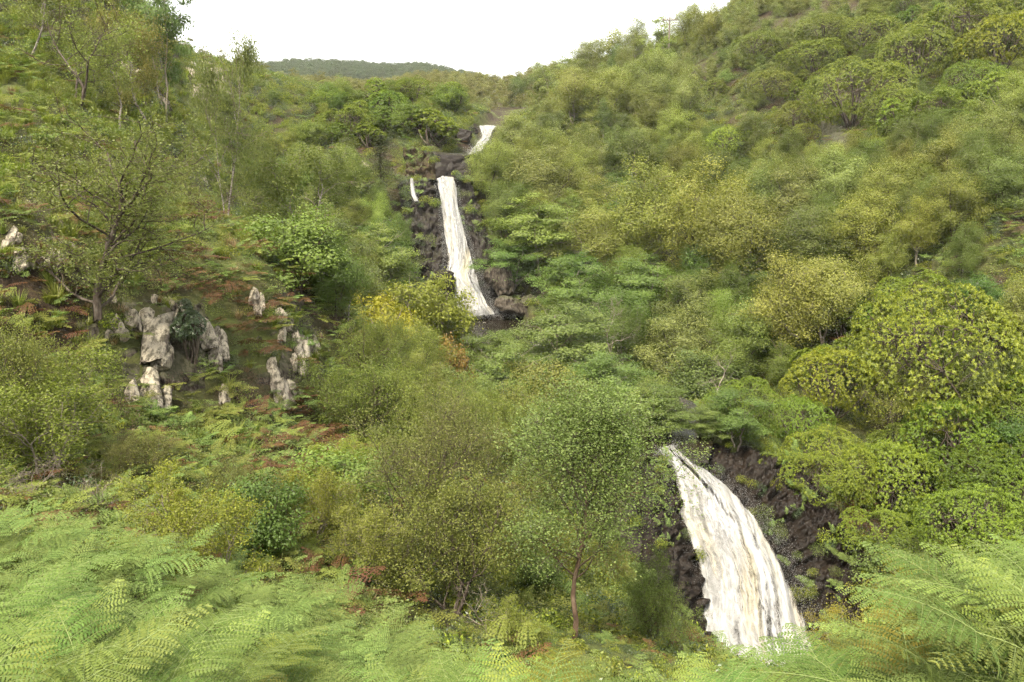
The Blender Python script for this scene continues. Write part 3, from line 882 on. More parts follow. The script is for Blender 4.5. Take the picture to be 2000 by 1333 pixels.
def tubes(paths, sides_of):
    """paths: list of (points, radii, level) -> one mesh of tapered tubes"""
    V, F, RA, base = [], [], [], 0
    for pts, rr, lvl in paths:
        pts = np.asarray(pts); rr = np.asarray(rr); k = len(pts); ns = sides_of(lvl)
        t = unit(np.gradient(pts, axis=0))
        ref = np.where(np.abs(t[:, 2:3]) > .9, np.array([[1., 0, 0]]), np.array([[0, 0, 1.]]))
        a = unit(np.cross(t, ref)); b = np.cross(t, a)
        an = np.arange(ns) * 2 * math.pi / ns
        ring = pts[:, None] + rr[:, None, None] * (a[:, None] * np.cos(an)[None, :, None] + b[:, None] * np.sin(an)[None, :, None])
        V.append(ring.reshape(-1, 3)); RA.append(np.repeat(rr, ns))
        i = np.arange((k - 1) * ns); r_ = i // ns; c_ = i % ns; n_ = (c_ + 1) % ns
        F.append(np.stack([r_ * ns + c_, r_ * ns + n_, (r_ + 1) * ns + n_, (r_ + 1) * ns + c_], 1) + base)
        base += k * ns
    LAST['r'] = np.concatenate(RA)
    return np.concatenate(V), np.concatenate(F)
LAST = {}

def leaf_quads(c, t, n, L, W, rng, fold=.0):
    """rhombic leaves with a slight fold along the midrib"""
    b = unit(np.cross(n, t)); L = np.asarray(L)[:, None] if np.ndim(L) else L; W = np.asarray(W)[:, None] if np.ndim(W) else W
    nn = np.cross(t, b)
    p0 = c - t * L * .5; p2 = c + t * L * .5
    p1 = c + b * W * .5 - nn * fold * W - t * L * .06; p3 = c - b * W * .5 - nn * fold * W - t * L * .06
    V = np.stack([p0, p1, p2, p3], 1).reshape(-1, 3)
    F = np.arange(len(c) * 4).reshape(-1, 4)
    return V, F

def rot_about(v, axis, ang):
    axis = unit(axis)
    return v * math.cos(ang) + np.cross(axis, v) * math.sin(ang) + axis * (axis @ v) * (1 - math.cos(ang))

def grow_tree(seed, H=6., stems=1, lean=.1, r0=.09, n=(11, 6, 5), start=.3, limb=.42, ang=(42, 62), sub=.55, tropism=.12, droop=.0, jit=.16,
              leaves=12000, leaf=.075, aspect=.7, spread=.16, upb=.8, profile='round', stem_spread=.25, bare=0.0, hang=0.0, wood_levels=3, path=None, twig_r=.35):
    rng = np.random.RandomState(seed)
    wood, twigs = [], []
    def branch(p, d, L, r, lvl, segs, trop, ends):
        pts = [p.copy()]; step = L / segs
        for k in range(segs):
            d = unit(d + rng.randn(3) * jit * (1 + .4 * lvl) + UP * trop - UP * (droop * lvl * (k / segs)))
            p = p + d * step; pts.append(p.copy())
        rr = r * np.linspace(1, ends, segs + 1)
        if lvl <= wood_levels: wood.append((np.array(pts), np.maximum(rr, .0018), lvl))
        return np.array(pts), d
    def along(pts, t):
        x = t * (len(pts) - 1); i = min(int(x), len(pts) - 2); f = x - i
        return pts[i] * (1 - f) + pts[i + 1] * f, unit(pts[i + 1] - pts[i])
    for s in range(stems):
        a0 = rng.rand() * 6.28
        d0 = unit(UP + np.array([math.cos(a0), math.sin(a0), 0]) * (lean + (stem_spread if stems > 1 else 0)) * rng.uniform(.7, 1.2))
        Hs = H * (1 if s == 0 else rng.uniform(.7, .97))
        if path is not None and s == 0:
            pts = np.array(path, float); wood.append((pts, r0 * np.linspace(1, .25, len(pts)), 0))
        else:
            pts, _ = branch(np.zeros(3) + (rng.randn(3) * [.06, .06, 0] if s else 0), d0, Hs * .92, r0 * (1 if s == 0 else .75), 0, 9, .10, .18)
        n1 = max(3, int(n[0] / (stems ** .6)))
        for i in range(n1):
            t = start + (1 - start) * (i + rng.rand() * .8) / n1
            t = min(t, .985)
            q, td = along(pts, t)
            az = i * 2.4 + rng.rand() * 1.2
            side = unit(np.cross(td, np.array([math.cos(az), math.sin(az), .01])))
            aa = rad(rng.uniform(*ang)) * (1.15 - .45 * t)
            d1 = rot_about(td, side, aa)
            if profile == 'round': pl = .45 + .75 * math.sin(math.pi * min(1, (t - start) / (1 - start) * .75 + .2))
            elif profile == 'cone': pl = 1.25 * (1 - (t - start) / (1 - start)) + .12
            elif profile == 'vase': pl = .65 + .5 * ((t - start) / (1 - start))
            else: pl = 1
            L1 = H * limb * pl * rng.uniform(.75, 1.15)
            rl = r0 * .42 * (1.15 - .7 * t)
            p1, _ = branch(q, d1, L1, rl, 1, 6, tropism, .3)
            isbare1 = rng.rand() < bare
            for j in range(n[1]):
                tj = .25 + .75 * (j + rng.rand()) / n[1]
                q2, td2 = along(p1, min(tj, .98))
                side = unit(np.cross(td2, rng.randn(3)))
                d2 = rot_about(td2, side, rad(rng.uniform(28, 62)))
                L2 = L1 * sub * (1.1 - .5 * tj) * rng.uniform(.7, 1.2)
                p2, _ = branch(q2, d2, L2, rl * .42, 2, 4, tropism * .5, .4)
                for k in range(n[2]):
                    q3, td3 = along(p2, min(.98, .15 + .85 * (k + rng.rand()) / n[2]))
                    d3 = rot_about(td3, unit(np.cross(td3, rng.randn(3))), rad(rng.uniform(25, 65)))
                    if hang: d3 = unit(d3 - UP * hang * rng.uniform(.5, 1.2))
                    p3, _ = branch(q3, d3, L2 * .6 * rng.uniform(.6, 1.2) * (1 + hang * .8), rl * twig_r * .35, 3, 3, -.05 - hang * .3, .4)
                    if not isbare1 or rng.rand() < .25: twigs.append(p3)
            if not isbare1: twigs.append(p1[-4:])
    # leaves along the twigs
    T = [np.asarray(t) for t in twigs]
    pick = rng.randint(0, len(T), leaves)
    K = min(len(t) for t in T)
    A = np.array([t[-K:] for t in T])
    x = rng.rand(leaves) ** .8 * (K - 1); i = np.minimum(x.astype(int), K - 2); f = (x - i)[:, None]
    c = A[pick, i] * (1 - f) + A[pick, i + 1] * f
    clump = rng.uniform(.45, 1.25, len(T))[pick][:, None]
    off = rng.randn(leaves, 3) * spread * clump
    if hang: off[:, 2] = off[:, 2] * 1.6 - np.abs(rng.randn(leaves)) * spread * hang
    c = c + off
    nrm = unit(rng.randn(leaves, 3) + UP * upb)
    t = unit(np.cross(nrm, rng.randn(leaves, 3)))
    if hang: t = unit(t - UP * hang * .8)
    L = leaf * rng.uniform(.65, 1.3, leaves)
    V, F = leaf_quads(c, t, nrm, L, L * aspect, rng, .12)
    tone = np.clip(rng.rand(len(T))[pick] * .45 + rng.rand(leaves) * .55, 0, 1)
    wv, wf = tubes(wood, lambda l: (9, 6, 4, 3)[min(l, 3)])
    return (wv, wf), (V, F, np.repeat(tone, 4))

PROTO = {}
def register(key, wood, leafs, bark, leafmat):
    wv, wf = wood
    allv = np.concatenate([wv, leafs[0]]) if leafs is not None else wv
    hi = np.percentile(allv[:, 2], 99.6)
    w = np.percentile(np.hypot(allv[:, 0], allv[:, 1]), 96) * 2
    xs = np.percentile(allv[:, 0], [3, 97])
    PROTO[key] = dict(trunk=mesh('trunk', wv, wf, mat=bark, smooth=True, rnd=LAST['r']),
                      crown=None if leafs is None else mesh('crown', leafs[0], leafs[1], mat=leafmat, rnd=leafs[2]), H=float(hi), W=float(xs[1] - xs[0]))

# leaf colours
L_BIRCH = leaf_material('birch_leaves', (.062, .082, .022), (.190, .208, .072), .36, .22)
L_OLIVE = leaf_material('olive_leaves', (.070, .086, .020), (.190, .206, .062), .34, .2)
L_SOFT = leaf_material('grey_green_leaves', (.080, .097, .022), (.198, .215, .062), .32, .2)
L_OAK = leaf_material('oak_leaves', (.058, .082, .019), (.165, .202, .058), .34, .22)
L_YELLOW = leaf_material('yellow_green_leaves', (.092, .106, .018), (.220, .226, .046), .34, .2)
L_RHODO = leaf_material('rhododendron_leaves', (.036, .056, .009), (.232, .256, .028), .28, .25, .5)
L_DARK = leaf_material('dark_evergreen_leaves', (.018, .034, .011), (.060, .085, .026), .15, .5, .35)
L_CONIFER = leaf_material('conifer_needles', (.022, .036, .012), (.075, .085, .028), .15, .2)
L_BRACKEN = leaf_material('bracken_green', (.042, .076, .015), (.158, .204, .056), .22, .12, .6)
L_BRACKEN_Y = leaf_material('bracken_yellowing', (.085, .105, .018), (.190, .205, .050), .32, .12, .6)
L_RUST = leaf_material('bracken_rust', (.046, .025, .013), (.130, .066, .029), .25, .12)
L_GRASS = leaf_material('long_grass', (.085, .115, .020), (.215, .235, .055), .36, .25)
L_STRAW = leaf_material('dead_grass', (.110, .075, .040), (.250, .180, .105), .25, .15)
L_HEATHER = leaf_material('heather_brown', (.042, .028, .022), (.125, .080, .062), .2, .1)
L_FAR_DARK = leaf_material('distant_wood_leaves', (.026, .042, .017), (.082, .104, .044), .2, .1)
L_MOOR = leaf_material('moor_scrub_leaves', (.090, .092, .030), (.200, .190, .070), .3, .1)
L_ORANGE = leaf_material('orange_leaves', (.110, .075, .015), (.215, .150, .034), .3, .2)

# --- trees close enough to show single leaves
register('birch_big', *grow_tree(2, H=4.1, lean=.02, r0=.042, n=(24, 9, 6), start=.36, limb=.36, ang=(34, 55), sub=.55, tropism=.12, leaves=38000, leaf=.035, spread=.125, jit=.12, upb=.5,
    path=[(0, 0, 0), (.02, 0, .5), (-.03, 0, 1.0), (-.01, 0, 1.35), (.06, .02, 1.8), (.13, 0, 2.4), (.14, .03, 3.0), (.1, 0, 3.5), (.1, 0, 3.95)]), M_BARK_RED, L_BIRCH)
register('birch_multi', *grow_tree(5, H=4.2, stems=3, lean=.15, stem_spread=.30, r0=.058, n=(20, 7, 5), start=.30, limb=.42, ang=(35, 60), sub=.55, leaves=28000, leaf=.034, spread=.12, jit=.16, upb=.5, bare=.08), M_BARK_DARK, L_OLIVE)
register('olive_vase', *grow_tree(7, H=5.6, r0=.13, n=(22, 8, 6), start=.38, limb=.48, ang=(38, 68), sub=.52, tropism=.07, leaves=26000, leaf=.052, spread=.16, jit=.15, profile='vase', upb=.5,
    path=[(-.9, 0, 0), (-.72, 0, .25), (-.35, 0, .62), (-.12, .05, 1.0), (-.1, .05, 1.6), (0, .05, 2.3), (.2, .1, 3.0), (.4, .05, 3.6), (.55, .1, 4.2), (.62, .1, 4.9)]), M_BARK_DARK, L_OLIVE)
register('bushy', *grow_tree(9, H=3.2, stems=4, lean=.2, stem_spread=.45, r0=.045, n=(22, 7, 5), start=.15, limb=.42, ang=(35, 62), leaves=26000, leaf=.044, spread=.11, upb=.5), M_BARK_DARK, L_OLIVE)
register('bushy_yellow', *grow_tree(19, H=3.0, stems=4, lean=.2, stem_spread=.45, r0=.04, n=(20, 7, 5), start=.12, limb=.42, ang=(35, 62), leaves=24000, leaf=.046, spread=.11, upb=.5), M_BARK_GREY, L_YELLOW)
# --- trees of the middle distance: limbs reach out to leaf clumps that fill an uneven envelope
def clump_tree(seed, H=6., W=4.5, low=.16, clumps=80, cr=.5, leaves=17000, leaf=.085, aspect=.7, r0=.09, stems=1, flat=.62, upb=.7, limbs=10, fine_wood=True, lop=.35, shell=.55):
    rng = np.random.RandomState(seed)
    zc = H * (low + (1 - low) * .47); hz = H * (1 - low) * .53
    d = unit(rng.randn(clumps * 3, 3))
    q = rng.rand(clumps * 3) ** shell * .9
    lob = 1 + lop * fbm(d * 1.7 + seed, 3, seed)
    C = d * (q * lob)[:, None] * np.array([W / 2 - cr * .6, W / 2 - cr * .6, hz - cr * .35]) + np.array([0, 0, zc])
    C[:, :2] *= (1 - .25 * np.clip((C[:, 2:3] - zc) / hz, 0, 1))
    keep = []
    for i in range(len(C)):
        if all(np.linalg.norm((C[i] - C[j]) * [1, 1, 1.35]) > cr * .62 for j in keep): keep.append(i)
        if len(keep) >= clumps: break
    C = C[keep]; m = len(C)
    wood = []; anchors = []; arad = []
    for s in range(stems):
        top = np.array([rng.randn() * W * .1, rng.randn() * W * .1, H * .8]) if stems == 1 else np.array([math.cos(s * 6.28 / stems + 1) * W * .26, math.sin(s * 6.28 / stems + 1) * W * .26, H * .7])
        st = rng.randn(3) * [.05, .05, 0] * (stems > 1)
        mid = (st + top) / 2 + rng.randn(3) * [W * .06, W * .06, 0] - np.array([top[0], top[1], 0]) * .22
        t = np.linspace(0, 1, 9)[:, None]
        tr = st * (1 - t) ** 2 + 2 * mid * t * (1 - t) + top * t ** 2 + rng.randn(9, 3) * r0 * .5 * (t > 0)
        R = r0 * (.9 if stems == 1 else .65) * np.linspace(1, .2, 9)
        wood.append((tr, R, 0)); anchors += list(tr[3:]); arad += list(R[3:])
        nl = max(3, limbs // stems)
        for k in range(nl):
            i0 = 2 + int((k + rng.rand()) / nl * 6); i0 = min(i0, 7)
            az = k * 2.4 + s + rng.rand(); e = np.array([math.cos(az) * W * .34, math.sin(az) * W * .34, 0]) * rng.uniform(.7, 1.1)
            e = np.array([e[0], e[1], tr[i0][2] + H * rng.uniform(.08, .28)])
            mid = (tr[i0] * .55 + e * .45) + UP * H * .02 + rng.randn(3) * .12
            lb = tr[i0] * (1 - t) ** 2 + 2 * mid * t * (1 - t) + e * t ** 2 + rng.randn(9, 3) * .03 * (t > 0)
            R2 = R[i0] * .62 * np.linspace(1, .3, 9)
            wood.append((lb, R2, 1)); anchors += list(lb[2:]); arad += list(R2[2:])
    A = np.array(anchors); AR = np.array(arad)
    for c in C:
        below = np.where(A[:, 2] < c[2] + .3, 0, 3)
        j = np.argmin(np.linalg.norm(A - c, axis=1) + below)
        mid = (A[j] + c) / 2 + rng.randn(3) * .15 - UP * .08
        t = np.linspace(0, 1, 5)[:, None]
        wood.append((A[j] * (1 - t) ** 2 + 2 * mid * t * (1 - t) + c * t ** 2, min(AR[j] * .6, .025) * np.linspace(1, .3, 5), 2))
        if fine_wood:
            for _ in range(3):
                e = c + unit(rng.randn(3) + UP * .3) * cr * .8
                wood.append((np.array([c, (c + e) / 2 + rng.randn(3) * .04, e]), .007 * np.array([1, .7, .3]), 3))
    size = rng.uniform(.7, 1.3, m)
    pk = rng.choice(m, leaves, p=size ** 2 / (size ** 2).sum())
    dd = unit(rng.randn(leaves, 3))
    rr = rng.rand(leaves) ** .42 * (1 + .5 * fbm(dd * 2.3 + pk[:, None] * 2.7, 2, seed + 1))
    stray = rng.rand(leaves) < .10
    rr = np.where(stray, rr * 1.45, rr)
    P3 = C[pk] + dd * (rr * cr * size[pk])[:, None] * np.array([1, 1, flat])
    P3[:, 2] = np.maximum(P3[:, 2], .05)
    ctr = np.array([0, 0, zc]); outw = unit((P3 - ctr) * [1, 1, .8])
    nr = unit(rng.randn(leaves, 3) * .5 + UP * upb * .8 + dd * .6 + outw * .55); tg = unit(np.cross(nr, rng.randn(leaves, 3)))
    L = leaf * rng.uniform(.65, 1.3, leaves)
    V, F = leaf_quads(P3, tg, nr, L, L * aspect, rng, .12)
    tone = np.clip(rng.rand(m)[pk] * .6 + rng.rand(leaves) * .4, 0, 1)
    return tubes(wood, lambda l: (8, 5, 4, 3)[min(l, 3)]), (V, F, np.repeat(tone, 4))

for k in range(5):
    register('soft%d' % k, *clump_tree(30 + k, H=6, W=3.7 + .4 * (k % 3), low=.14 + .04 * (k % 2), clumps=74 + 6 * k, cr=.50, leaves=30000, leaf=.062, stems=1 + k % 3, lop=.85, flat=1.0, upb=.5), M_BARK_GREY if k % 2 else M_BARK_DARK, L_SOFT)
for k in range(2):
    register('mound%d' % k, *clump_tree(40 + k, H=4.4, W=5.2, low=.06, clumps=84, cr=.55, leaves=30000, leaf=.062, stems=3, lop=.45, flat=.7), M_BARK_DARK, L_SOFT)
for k in range(3):
    register('oak%d' % k, *clump_tree(50 + k, H=6, W=5.4, low=.2, clumps=62, cr=.58, leaves=19000, leaf=.088, aspect=.75, stems=1 + k % 2, lop=.6, flat=.42, upb=1.3, limbs=11, shell=.45), M_BARK_GREY, L_OAK)
register('yellowbush', *clump_tree(70, H=3.4, W=4.0, low=.05, clumps=60, cr=.42, leaves=12000, leaf=.085, stems=4, lop=.5, flat=.7), M_BARK_GREY, L_YELLOW)
register('orangebush', *clump_tree(71, H=2.4, W=2.4, low=.05, clumps=36, cr=.36, leaves=6000, leaf=.085, stems=3, lop=.6), M_BARK_GREY, L_ORANGE)
register('thicket', *clump_tree(72, H=2.6, W=3.2, low=.02, clumps=60, cr=.38, leaves=11000, leaf=.068, stems=5, lop=.6, r0=.04), M_BARK_DARK, L_OAK)
for k in range(2):
    register('far%d' % k, *clump_tree(75 + k, H=6, W=4.6, low=.1, clumps=44, cr=.62, leaves=4600, leaf=.15, stems=1 + k, lop=.6, fine_wood=False), M_BARK_GREY, L_SOFT)
for k in range(2):
    register('hanging%d' % k, *grow_tree(60 + k, H=7, stems=1 + k, lean=.1, stem_spread=.15, r0=.075, n=(13, 6, 5), start=.3, limb=.30, ang=(30, 52), leaves=17000, leaf=.078, spread=.15, hang=.85, wood_levels=2, upb=.1, bare=.12), M_BARK_WHITE, L_BIRCH)
register('oldbirch', *grow_tree(66, H=5.5, stems=3, lean=.2, stem_spread=.28, r0=.075, n=(14, 6, 5), start=.35, limb=.38, ang=(35, 60), leaves=5200, leaf=.08, spread=.15, hang=.3, wood_levels=3, upb=.3, bare=.3), M_BARK_DARK, L_SOFT)
register('bare', grow_tree(80, H=3.5, stems=1, lean=.5, r0=.055, n=(7, 5, 4), start=.35, limb=.38, ang=(35, 65), leaves=1, leaf=.01, wood_levels=3, jit=.22, twig_r=.7)[0], None, M_BARK_GREY, None)
register('bare_bush', grow_tree(81, H=2.0, stems=6, lean=.4, stem_spread=.6, r0=.022, n=(14, 5, 4), start=.15, limb=.4, ang=(30, 60), leaves=1, leaf=.01, wood_levels=3, jit=.22, twig_r=.9)[0], None, M_BARK_GREY, None)

def conifer(seed):
    rng = np.random.RandomState(seed)
    H = 6.; wood = [(np.array([[0, 0, z] for z in np.linspace(0, H, 10)]), .07 * np.linspace(1, .1, 10), 0)]
    tw = []
    for z in np.linspace(.5, H * .98, 34):
        for k in range(5):
            a = rng.rand() * 6.28; L = (H - z) * .30 * rng.uniform(.6, 1.2) + .15
            d = np.array([math.cos(a), math.sin(a), rng.uniform(-.15, .25)])
            p = np.array([[0, 0, z]]) + d[None] * np.linspace(0, L, 5)[:, None] - UP[None] * (np.linspace(0, 1, 5) ** 2 * L * .22)[:, None]
            wood.append((p, .012 * np.linspace(1, .3, 5), 2)); tw.append(p)
    n = 9000
    T = np.array(tw); pk = rng.randint(0, len(T), n); x = rng.rand(n) * 4; i = np.minimum(x.astype(int), 3); f = (x - i)[:, None]
    c = T[pk, i] * (1 - f) + T[pk, i + 1] * f + rng.randn(n, 3) * [.09, .09, .05]
    nr = unit(rng.randn(n, 3) + UP); t = unit(np.cross(nr, rng.randn(n, 3)))
    V, F = leaf_quads(c, t, nr, rng.uniform(.1, .2, n), .03, rng)
    return tubes(wood, lambda l: 5 if l == 0 else 3), (V, F, np.repeat(rng.rand(n), 4))
register('conifer', *conifer(4), M_BARK_DARK, L_CONIFER)

def rosette_bush(seed, W=5., H=3.4, lobes=11, rose=1250, leaf=.15, dens=9):
    """rhododendron: domed lobes clad in whorls of long leaves"""
    rng = np.random.RandomState(seed)
    cs, rs = [], []
    for k in range(lobes):
        a = k * 2.4 + rng.rand(); q = math.sqrt((k + .5) / lobes) * .72
        cz = H * (.30 + .42 * (1 - q) * rng.uniform(.6, 1.25)); r = W * rng.uniform(.15, .25)
        cs.append((math.cos(a) * q * W / 2, math.sin(a) * q * W / 2, cz)); rs.append(r)
    cs = np.array(cs); rs = np.array(rs)
    n = rose * 5
    k = rng.choice(lobes, n, p=rs ** 2 / (rs ** 2).sum())
    d = unit(rng.randn(n, 3) + UP * .25)
    bump = 1 + .22 * fbm(d * 2.2 + k[:, None] * 3.1, 3, seed)
    p = cs[k] + d * (rs[k] * bump)[:, None] * np.array([1, 1, .85])
    inside = (np.linalg.norm((p[:, None] - cs[None]) / np.array([1, 1, .85]), axis=2) < rs[None] * .93)
    inside[np.arange(n), k] = False
    keep = ~inside.any(1) & (p[:, 2] > .12)
    hole = fbm(p * 1.3, 3, seed + 2) > .30                       # gaps where the inside shows
    keep &= ~hole
    p, d = p[keep][:rose], d[keep][:rose]
    m = len(p)
    axis = unit(d * .75 + UP * .75 + rng.randn(m, 3) * .25)
    a = unit(np.cross(axis, rng.randn(m, 3))); b = np.cross(axis, a)
    C, T, Nn, LL, tone = [], [], [], [], []
    size = rng.uniform(.75, 1.25, m); base = rng.rand(m)
    for j in range(dens):
        ph = 2 * math.pi * j / dens + rng.rand(m) * .5
        young = j >= dens - 3
        el = rng.uniform(.75, 1.15, m) if young else rng.uniform(-.25, .5, m)
        rad_d = a * np.cos(ph)[:, None] + b * np.sin(ph)[:, None]
        t = unit(rad_d * np.cos(el)[:, None] + axis * np.sin(el)[:, None])
        L = leaf * size * (.62 if young else 1) * rng.uniform(.8, 1.2, m)
        C.append(p + t * (L * .5)[:, None]); T.append(t)
        Nn.append(unit(axis * np.cos(el)[:, None] - rad_d * np.sin(el)[:, None] + rng.randn(m, 3) * .12)); LL.append(L)
        tone.append(np.clip((.50 if young else .10) + base * .30 + rng.rand(m) * .22, 0, 1))
    C, T, Nn, LL, tone = map(np.concatenate, (C, T, Nn, LL, tone))
    V, F = leaf_quads(C, T, Nn, LL, LL * .38, rng, .15)
    wood = []
    for k in range(lobes):
        top = cs[k] + np.array([0, 0, rs[k] * .3])
        st = np.array([rng.randn() * .15, rng.randn() * .15, 0]); mid = (st + top) / 2 + rng.randn(3) * .25
        tt = np.linspace(0, 1, 7)[:, None]
        wood.append((st * (1 - tt) ** 2 + 2 * mid * tt * (1 - tt) + top * tt ** 2, .06 * np.linspace(1, .35, 7), 1))
        for _ in range(7):
            e = cs[k] + unit(rng.randn(3) + UP * .3) * rs[k] * .85
            wood.append((np.linspace(cs[k] * .8 + top * .2, e, 4) + rng.randn(4, 3) * .04, .018 * np.linspace(1, .5, 4), 2))
    return tubes(wood, lambda l: (7, 6, 4)[l]), (V, F, np.repeat(tone, 4))
for k in range(4):
    register('rhodo%d' % k, *rosette_bush(90 + k, W=5 + .4 * k, H=3.4 + .25 * (k % 2), lobes=10 + 2 * k, rose=3600 + 300 * k, leaf=.086), M_BARK_DARK, L_RHODO)
register('rhodo_small', *rosette_bush(96, W=2.4, H=1.9, lobes=6, rose=620, leaf=.11), M_BARK_DARK, L_RHODO)
register('evergreen', *rosette_bush(98, W=1.6, H=3.0, lobes=9, rose=900, leaf=.09, dens=7), M_BARK_DARK, L_DARK)

# --- bracken
def frond(seed, stem=.55, blade=.75, width=.62, pairs=15, fine=True, lean=0.5, curl=1.0):
    """one bracken frond: arched stalk, opposite pinnae, each pinna set with pinnules"""
    rng = np.random.RandomState(seed)
    k = 26
    s = np.linspace(0, 1, k); total = stem + blade
    qs = stem / total
    bend = np.clip((s - qs * .72) / (qs * .45), 0, 1); bend = bend * bend * (3 - 2 * bend)
    tip = np.clip((s - qs) / (1 - qs), 0, 1)
    ang = rad(85) - bend * rad(38 + 40 * lean) - rad(38) * curl * tip ** 1.2
    ds = total / (k - 1)
    x = np.concatenate([[0], np.cumsum(np.cos(ang[:-1]) * ds)]); z = np.concatenate([[0], np.cumsum(np.sin(ang[:-1]) * ds)])
    yy = .05 * np.sin(s * 3 + rng.rand() * 6) * s
    R = np.stack([x, yy, z], 1)
    def at(q):
        u = np.clip(q, 0, 1) * (k - 1); i = np.minimum(u.astype(int), k - 2); f = (u - i)[:, None]
        return R[i] * (1 - f) + R[i + 1] * f, unit(R[i + 1] - R[i])
    q0 = stem / total
    wood = [(R, .0055 * np.linspace(1, .18, k), 1)]
    C, T, Nn, LL, WW, tone = [], [], [], [], [], []
    for i in range(pairs):
        f = (i + .5) / pairs; q = q0 + (1 - q0) * (1 - (1 - f) ** 1.12)
        p, t = at(np.array([q])); p, t = p[0], t[0]
        Lp = width * .5 * (1 - f) ** .82 * (1 if i else .85) * rng.uniform(.9, 1.08) + .015
        for sg in (-1, 1):
            lat = unit(np.cross(t, np.array([0, 1., 0])))           # blade normal
            side = np.array([0, sg * 1., 0]) + rng.randn(3) * .07
            d = unit(side * .86 + t * (.42 + .25 * f) + lat * rng.uniform(-.05, .22))
            m = max(4, int(Lp / .023)) if fine else max(3, int(Lp / .055))
            u = (np.arange(m) + .6) / m
            sagv = -UP * (.34 * Lp * rng.uniform(.5, 1.3))
            pts = p + d[None] * (u * Lp)[:, None] + sagv[None] * (u ** 2)[:, None]
            td = unit(d[None] + sagv[None] * (2 * u / Lp)[:, None])
            nn = unit(np.cross(td, t[None] * sg * -1)); nn = np.where(nn[:, 2:3] < 0, -nn, nn)
            nn = unit(nn + rng.randn(m, 3) * .10)
            wood.append((np.concatenate([p[None], pts[[m // 2, -1]]]), np.array([.0022, .0015, .0008]), 2))
            pl = (min(Lp * .20, .046) * (1 - u) ** .6 + .008) if fine else Lp * .34 * (1 - u) ** .7 + .012
            for s2 in (-1, 1):
                pd = unit(np.cross(nn, td) * s2 + td * .45 - UP * .12)
                C.append(pts + pd * (pl * .5)[:, None]); T.append(pd); Nn.append(nn); LL.append(pl)
                WW.append(np.full(m, np.float64(.0155) if fine else .036)); tone.append(np.clip(rng.rand() * .35 + rng.rand(m) * .25 + .3 * f + .15, 0, 1))
    C, T, Nn, LL, WW, tone = map(np.concatenate, (C, T, Nn, LL, WW, tone))
    V, F = leaf_quads(C, T, Nn, LL, WW, rng, .10)
    return wood, (V, F, np.repeat(tone, 4))

def stem_material():
    m = N('bracken_stalk'); b = m.principled((.15, .19, .06), .6, .3); return m.done(b.outputs[0])
M_STALK = stem_material()
FRONDS = []
for k in range(7):
    w, lf = frond(200 + k, stem=.62 + .1 * (k % 3), blade=.74 + .07 * (k % 4), width=.66 + .06 * (k % 3), pairs=12 + k % 3, lean=.2 + .12 * k, curl=.8 + .1 * (k % 4))
    wv, wf = tubes(w, lambda l: 4 if l == 1 else 3)
    FRONDS.append((mesh('frond', lf[0], lf[1], mat=L_BRACKEN, rnd=lf[2]), mesh('stalk', wv, wf, mat=M_STALK)))

def clump(seed, mat, nfr=5, spread=.35, tall=1.0):
    """a tuft of coarser fronds for slopes farther off"""
    rng = np.random.RandomState(seed)
    Vs, Fs, Ts, b = [], [], [], 0
    for k in range(nfr):
        w, (V, F, t) = frond(seed * 13 + k, stem=.35 * tall, blade=.62, width=.55, pairs=10, fine=False, lean=rng.uniform(.3, .9), curl=rng.uniform(.7, 1.1))
        a = rng.rand() * 6.28; ca, sa = math.cos(a), math.sin(a)
        V = V @ np.array([[ca, sa, 0], [-sa, ca, 0], [0, 0, 1]]) * rng.uniform(.7, 1.1) + np.array([rng.randn() * spread, rng.randn() * spread, 0])
        Vs.append(V); Fs.append(F + b); Ts.append(t); b += len(V)
    return mesh('bracken_clump', np.concatenate(Vs), np.concatenate(Fs), mat=mat, rnd=np.concatenate(Ts))

def grass_tuft(seed, mat, blades=90, h=.55, r=.16, wid=.012):
    rng = np.random.RandomState(seed)
    k = 4; n = blades
    a = rng.rand(n) * 6.28; out = np.stack([np.cos(a), np.sin(a), np.zeros(n)], 1)
    p0 = out * (rng.rand(n) * r)[:, None]; H = h * rng.uniform(.5, 1.15, n); bend = rng.uniform(.25, 1.1, n)
    t = np.linspace(0, 1, k)
    pts = p0[:, None] + UP[None, None] * (H[:, None] * (t - .38 * bend[:, None] * t ** 2.4))[:, :, None] + out[:, None] * (H[:, None] * bend[:, None] * .75 * t ** 1.7)[:, :, None]
    sd = np.cross(out, UP)[:, None] * (wid * (1 - t ** 1.5 * .9))[None, :, None]
    V = np.stack([pts - sd, pts + sd], 2).reshape(-1, 3)
    idx = (np.arange(n)[:, None] * k + np.arange(k - 1)[None]).ravel()
    F = np.stack([idx * 2, idx * 2 + 1, idx * 2 + 3, idx * 2 + 2], 1)
    return mesh('grass_tuft', V, F, mat=mat, rnd=np.repeat(rng.rand(n), k * 2))

def leafy_tuft(seed, mat, n=420, w=.55, h=.6, leaf=.05, aspect=.6):
    rng = np.random.RandomState(seed)
    d = unit(rng.randn(n, 3)); d[:, 2] = np.abs(d[:, 2])
    r = rng.rand(n) ** .45 * (1 + .35 * fbm(d * 2.5, 3, seed))
    c = d * r[:, None] * np.array([w, w, h])
    nr = unit(rng.randn(n, 3) + UP * .7 + d * .5); t = unit(np.cross(nr, rng.randn(n, 3)))
    L = leaf * rng.uniform(.7, 1.35, n)
    V, F = leaf_quads(c, t, nr, L, L * aspect, rng, .1)
    return mesh('leafy_tuft', V, F, mat=mat, rnd=np.repeat(rng.rand(n), 4))

def proto_collection(name, meshes, tints=None):
    c = bpy.data.collections.new(name)
    for i, me in enumerate(meshes):
        o = bpy.data.objects.new('%s_%02d' % (name, i), me)
        if tints: o.color = (*tints[i], 1)
        c.objects.link(o)
    return c

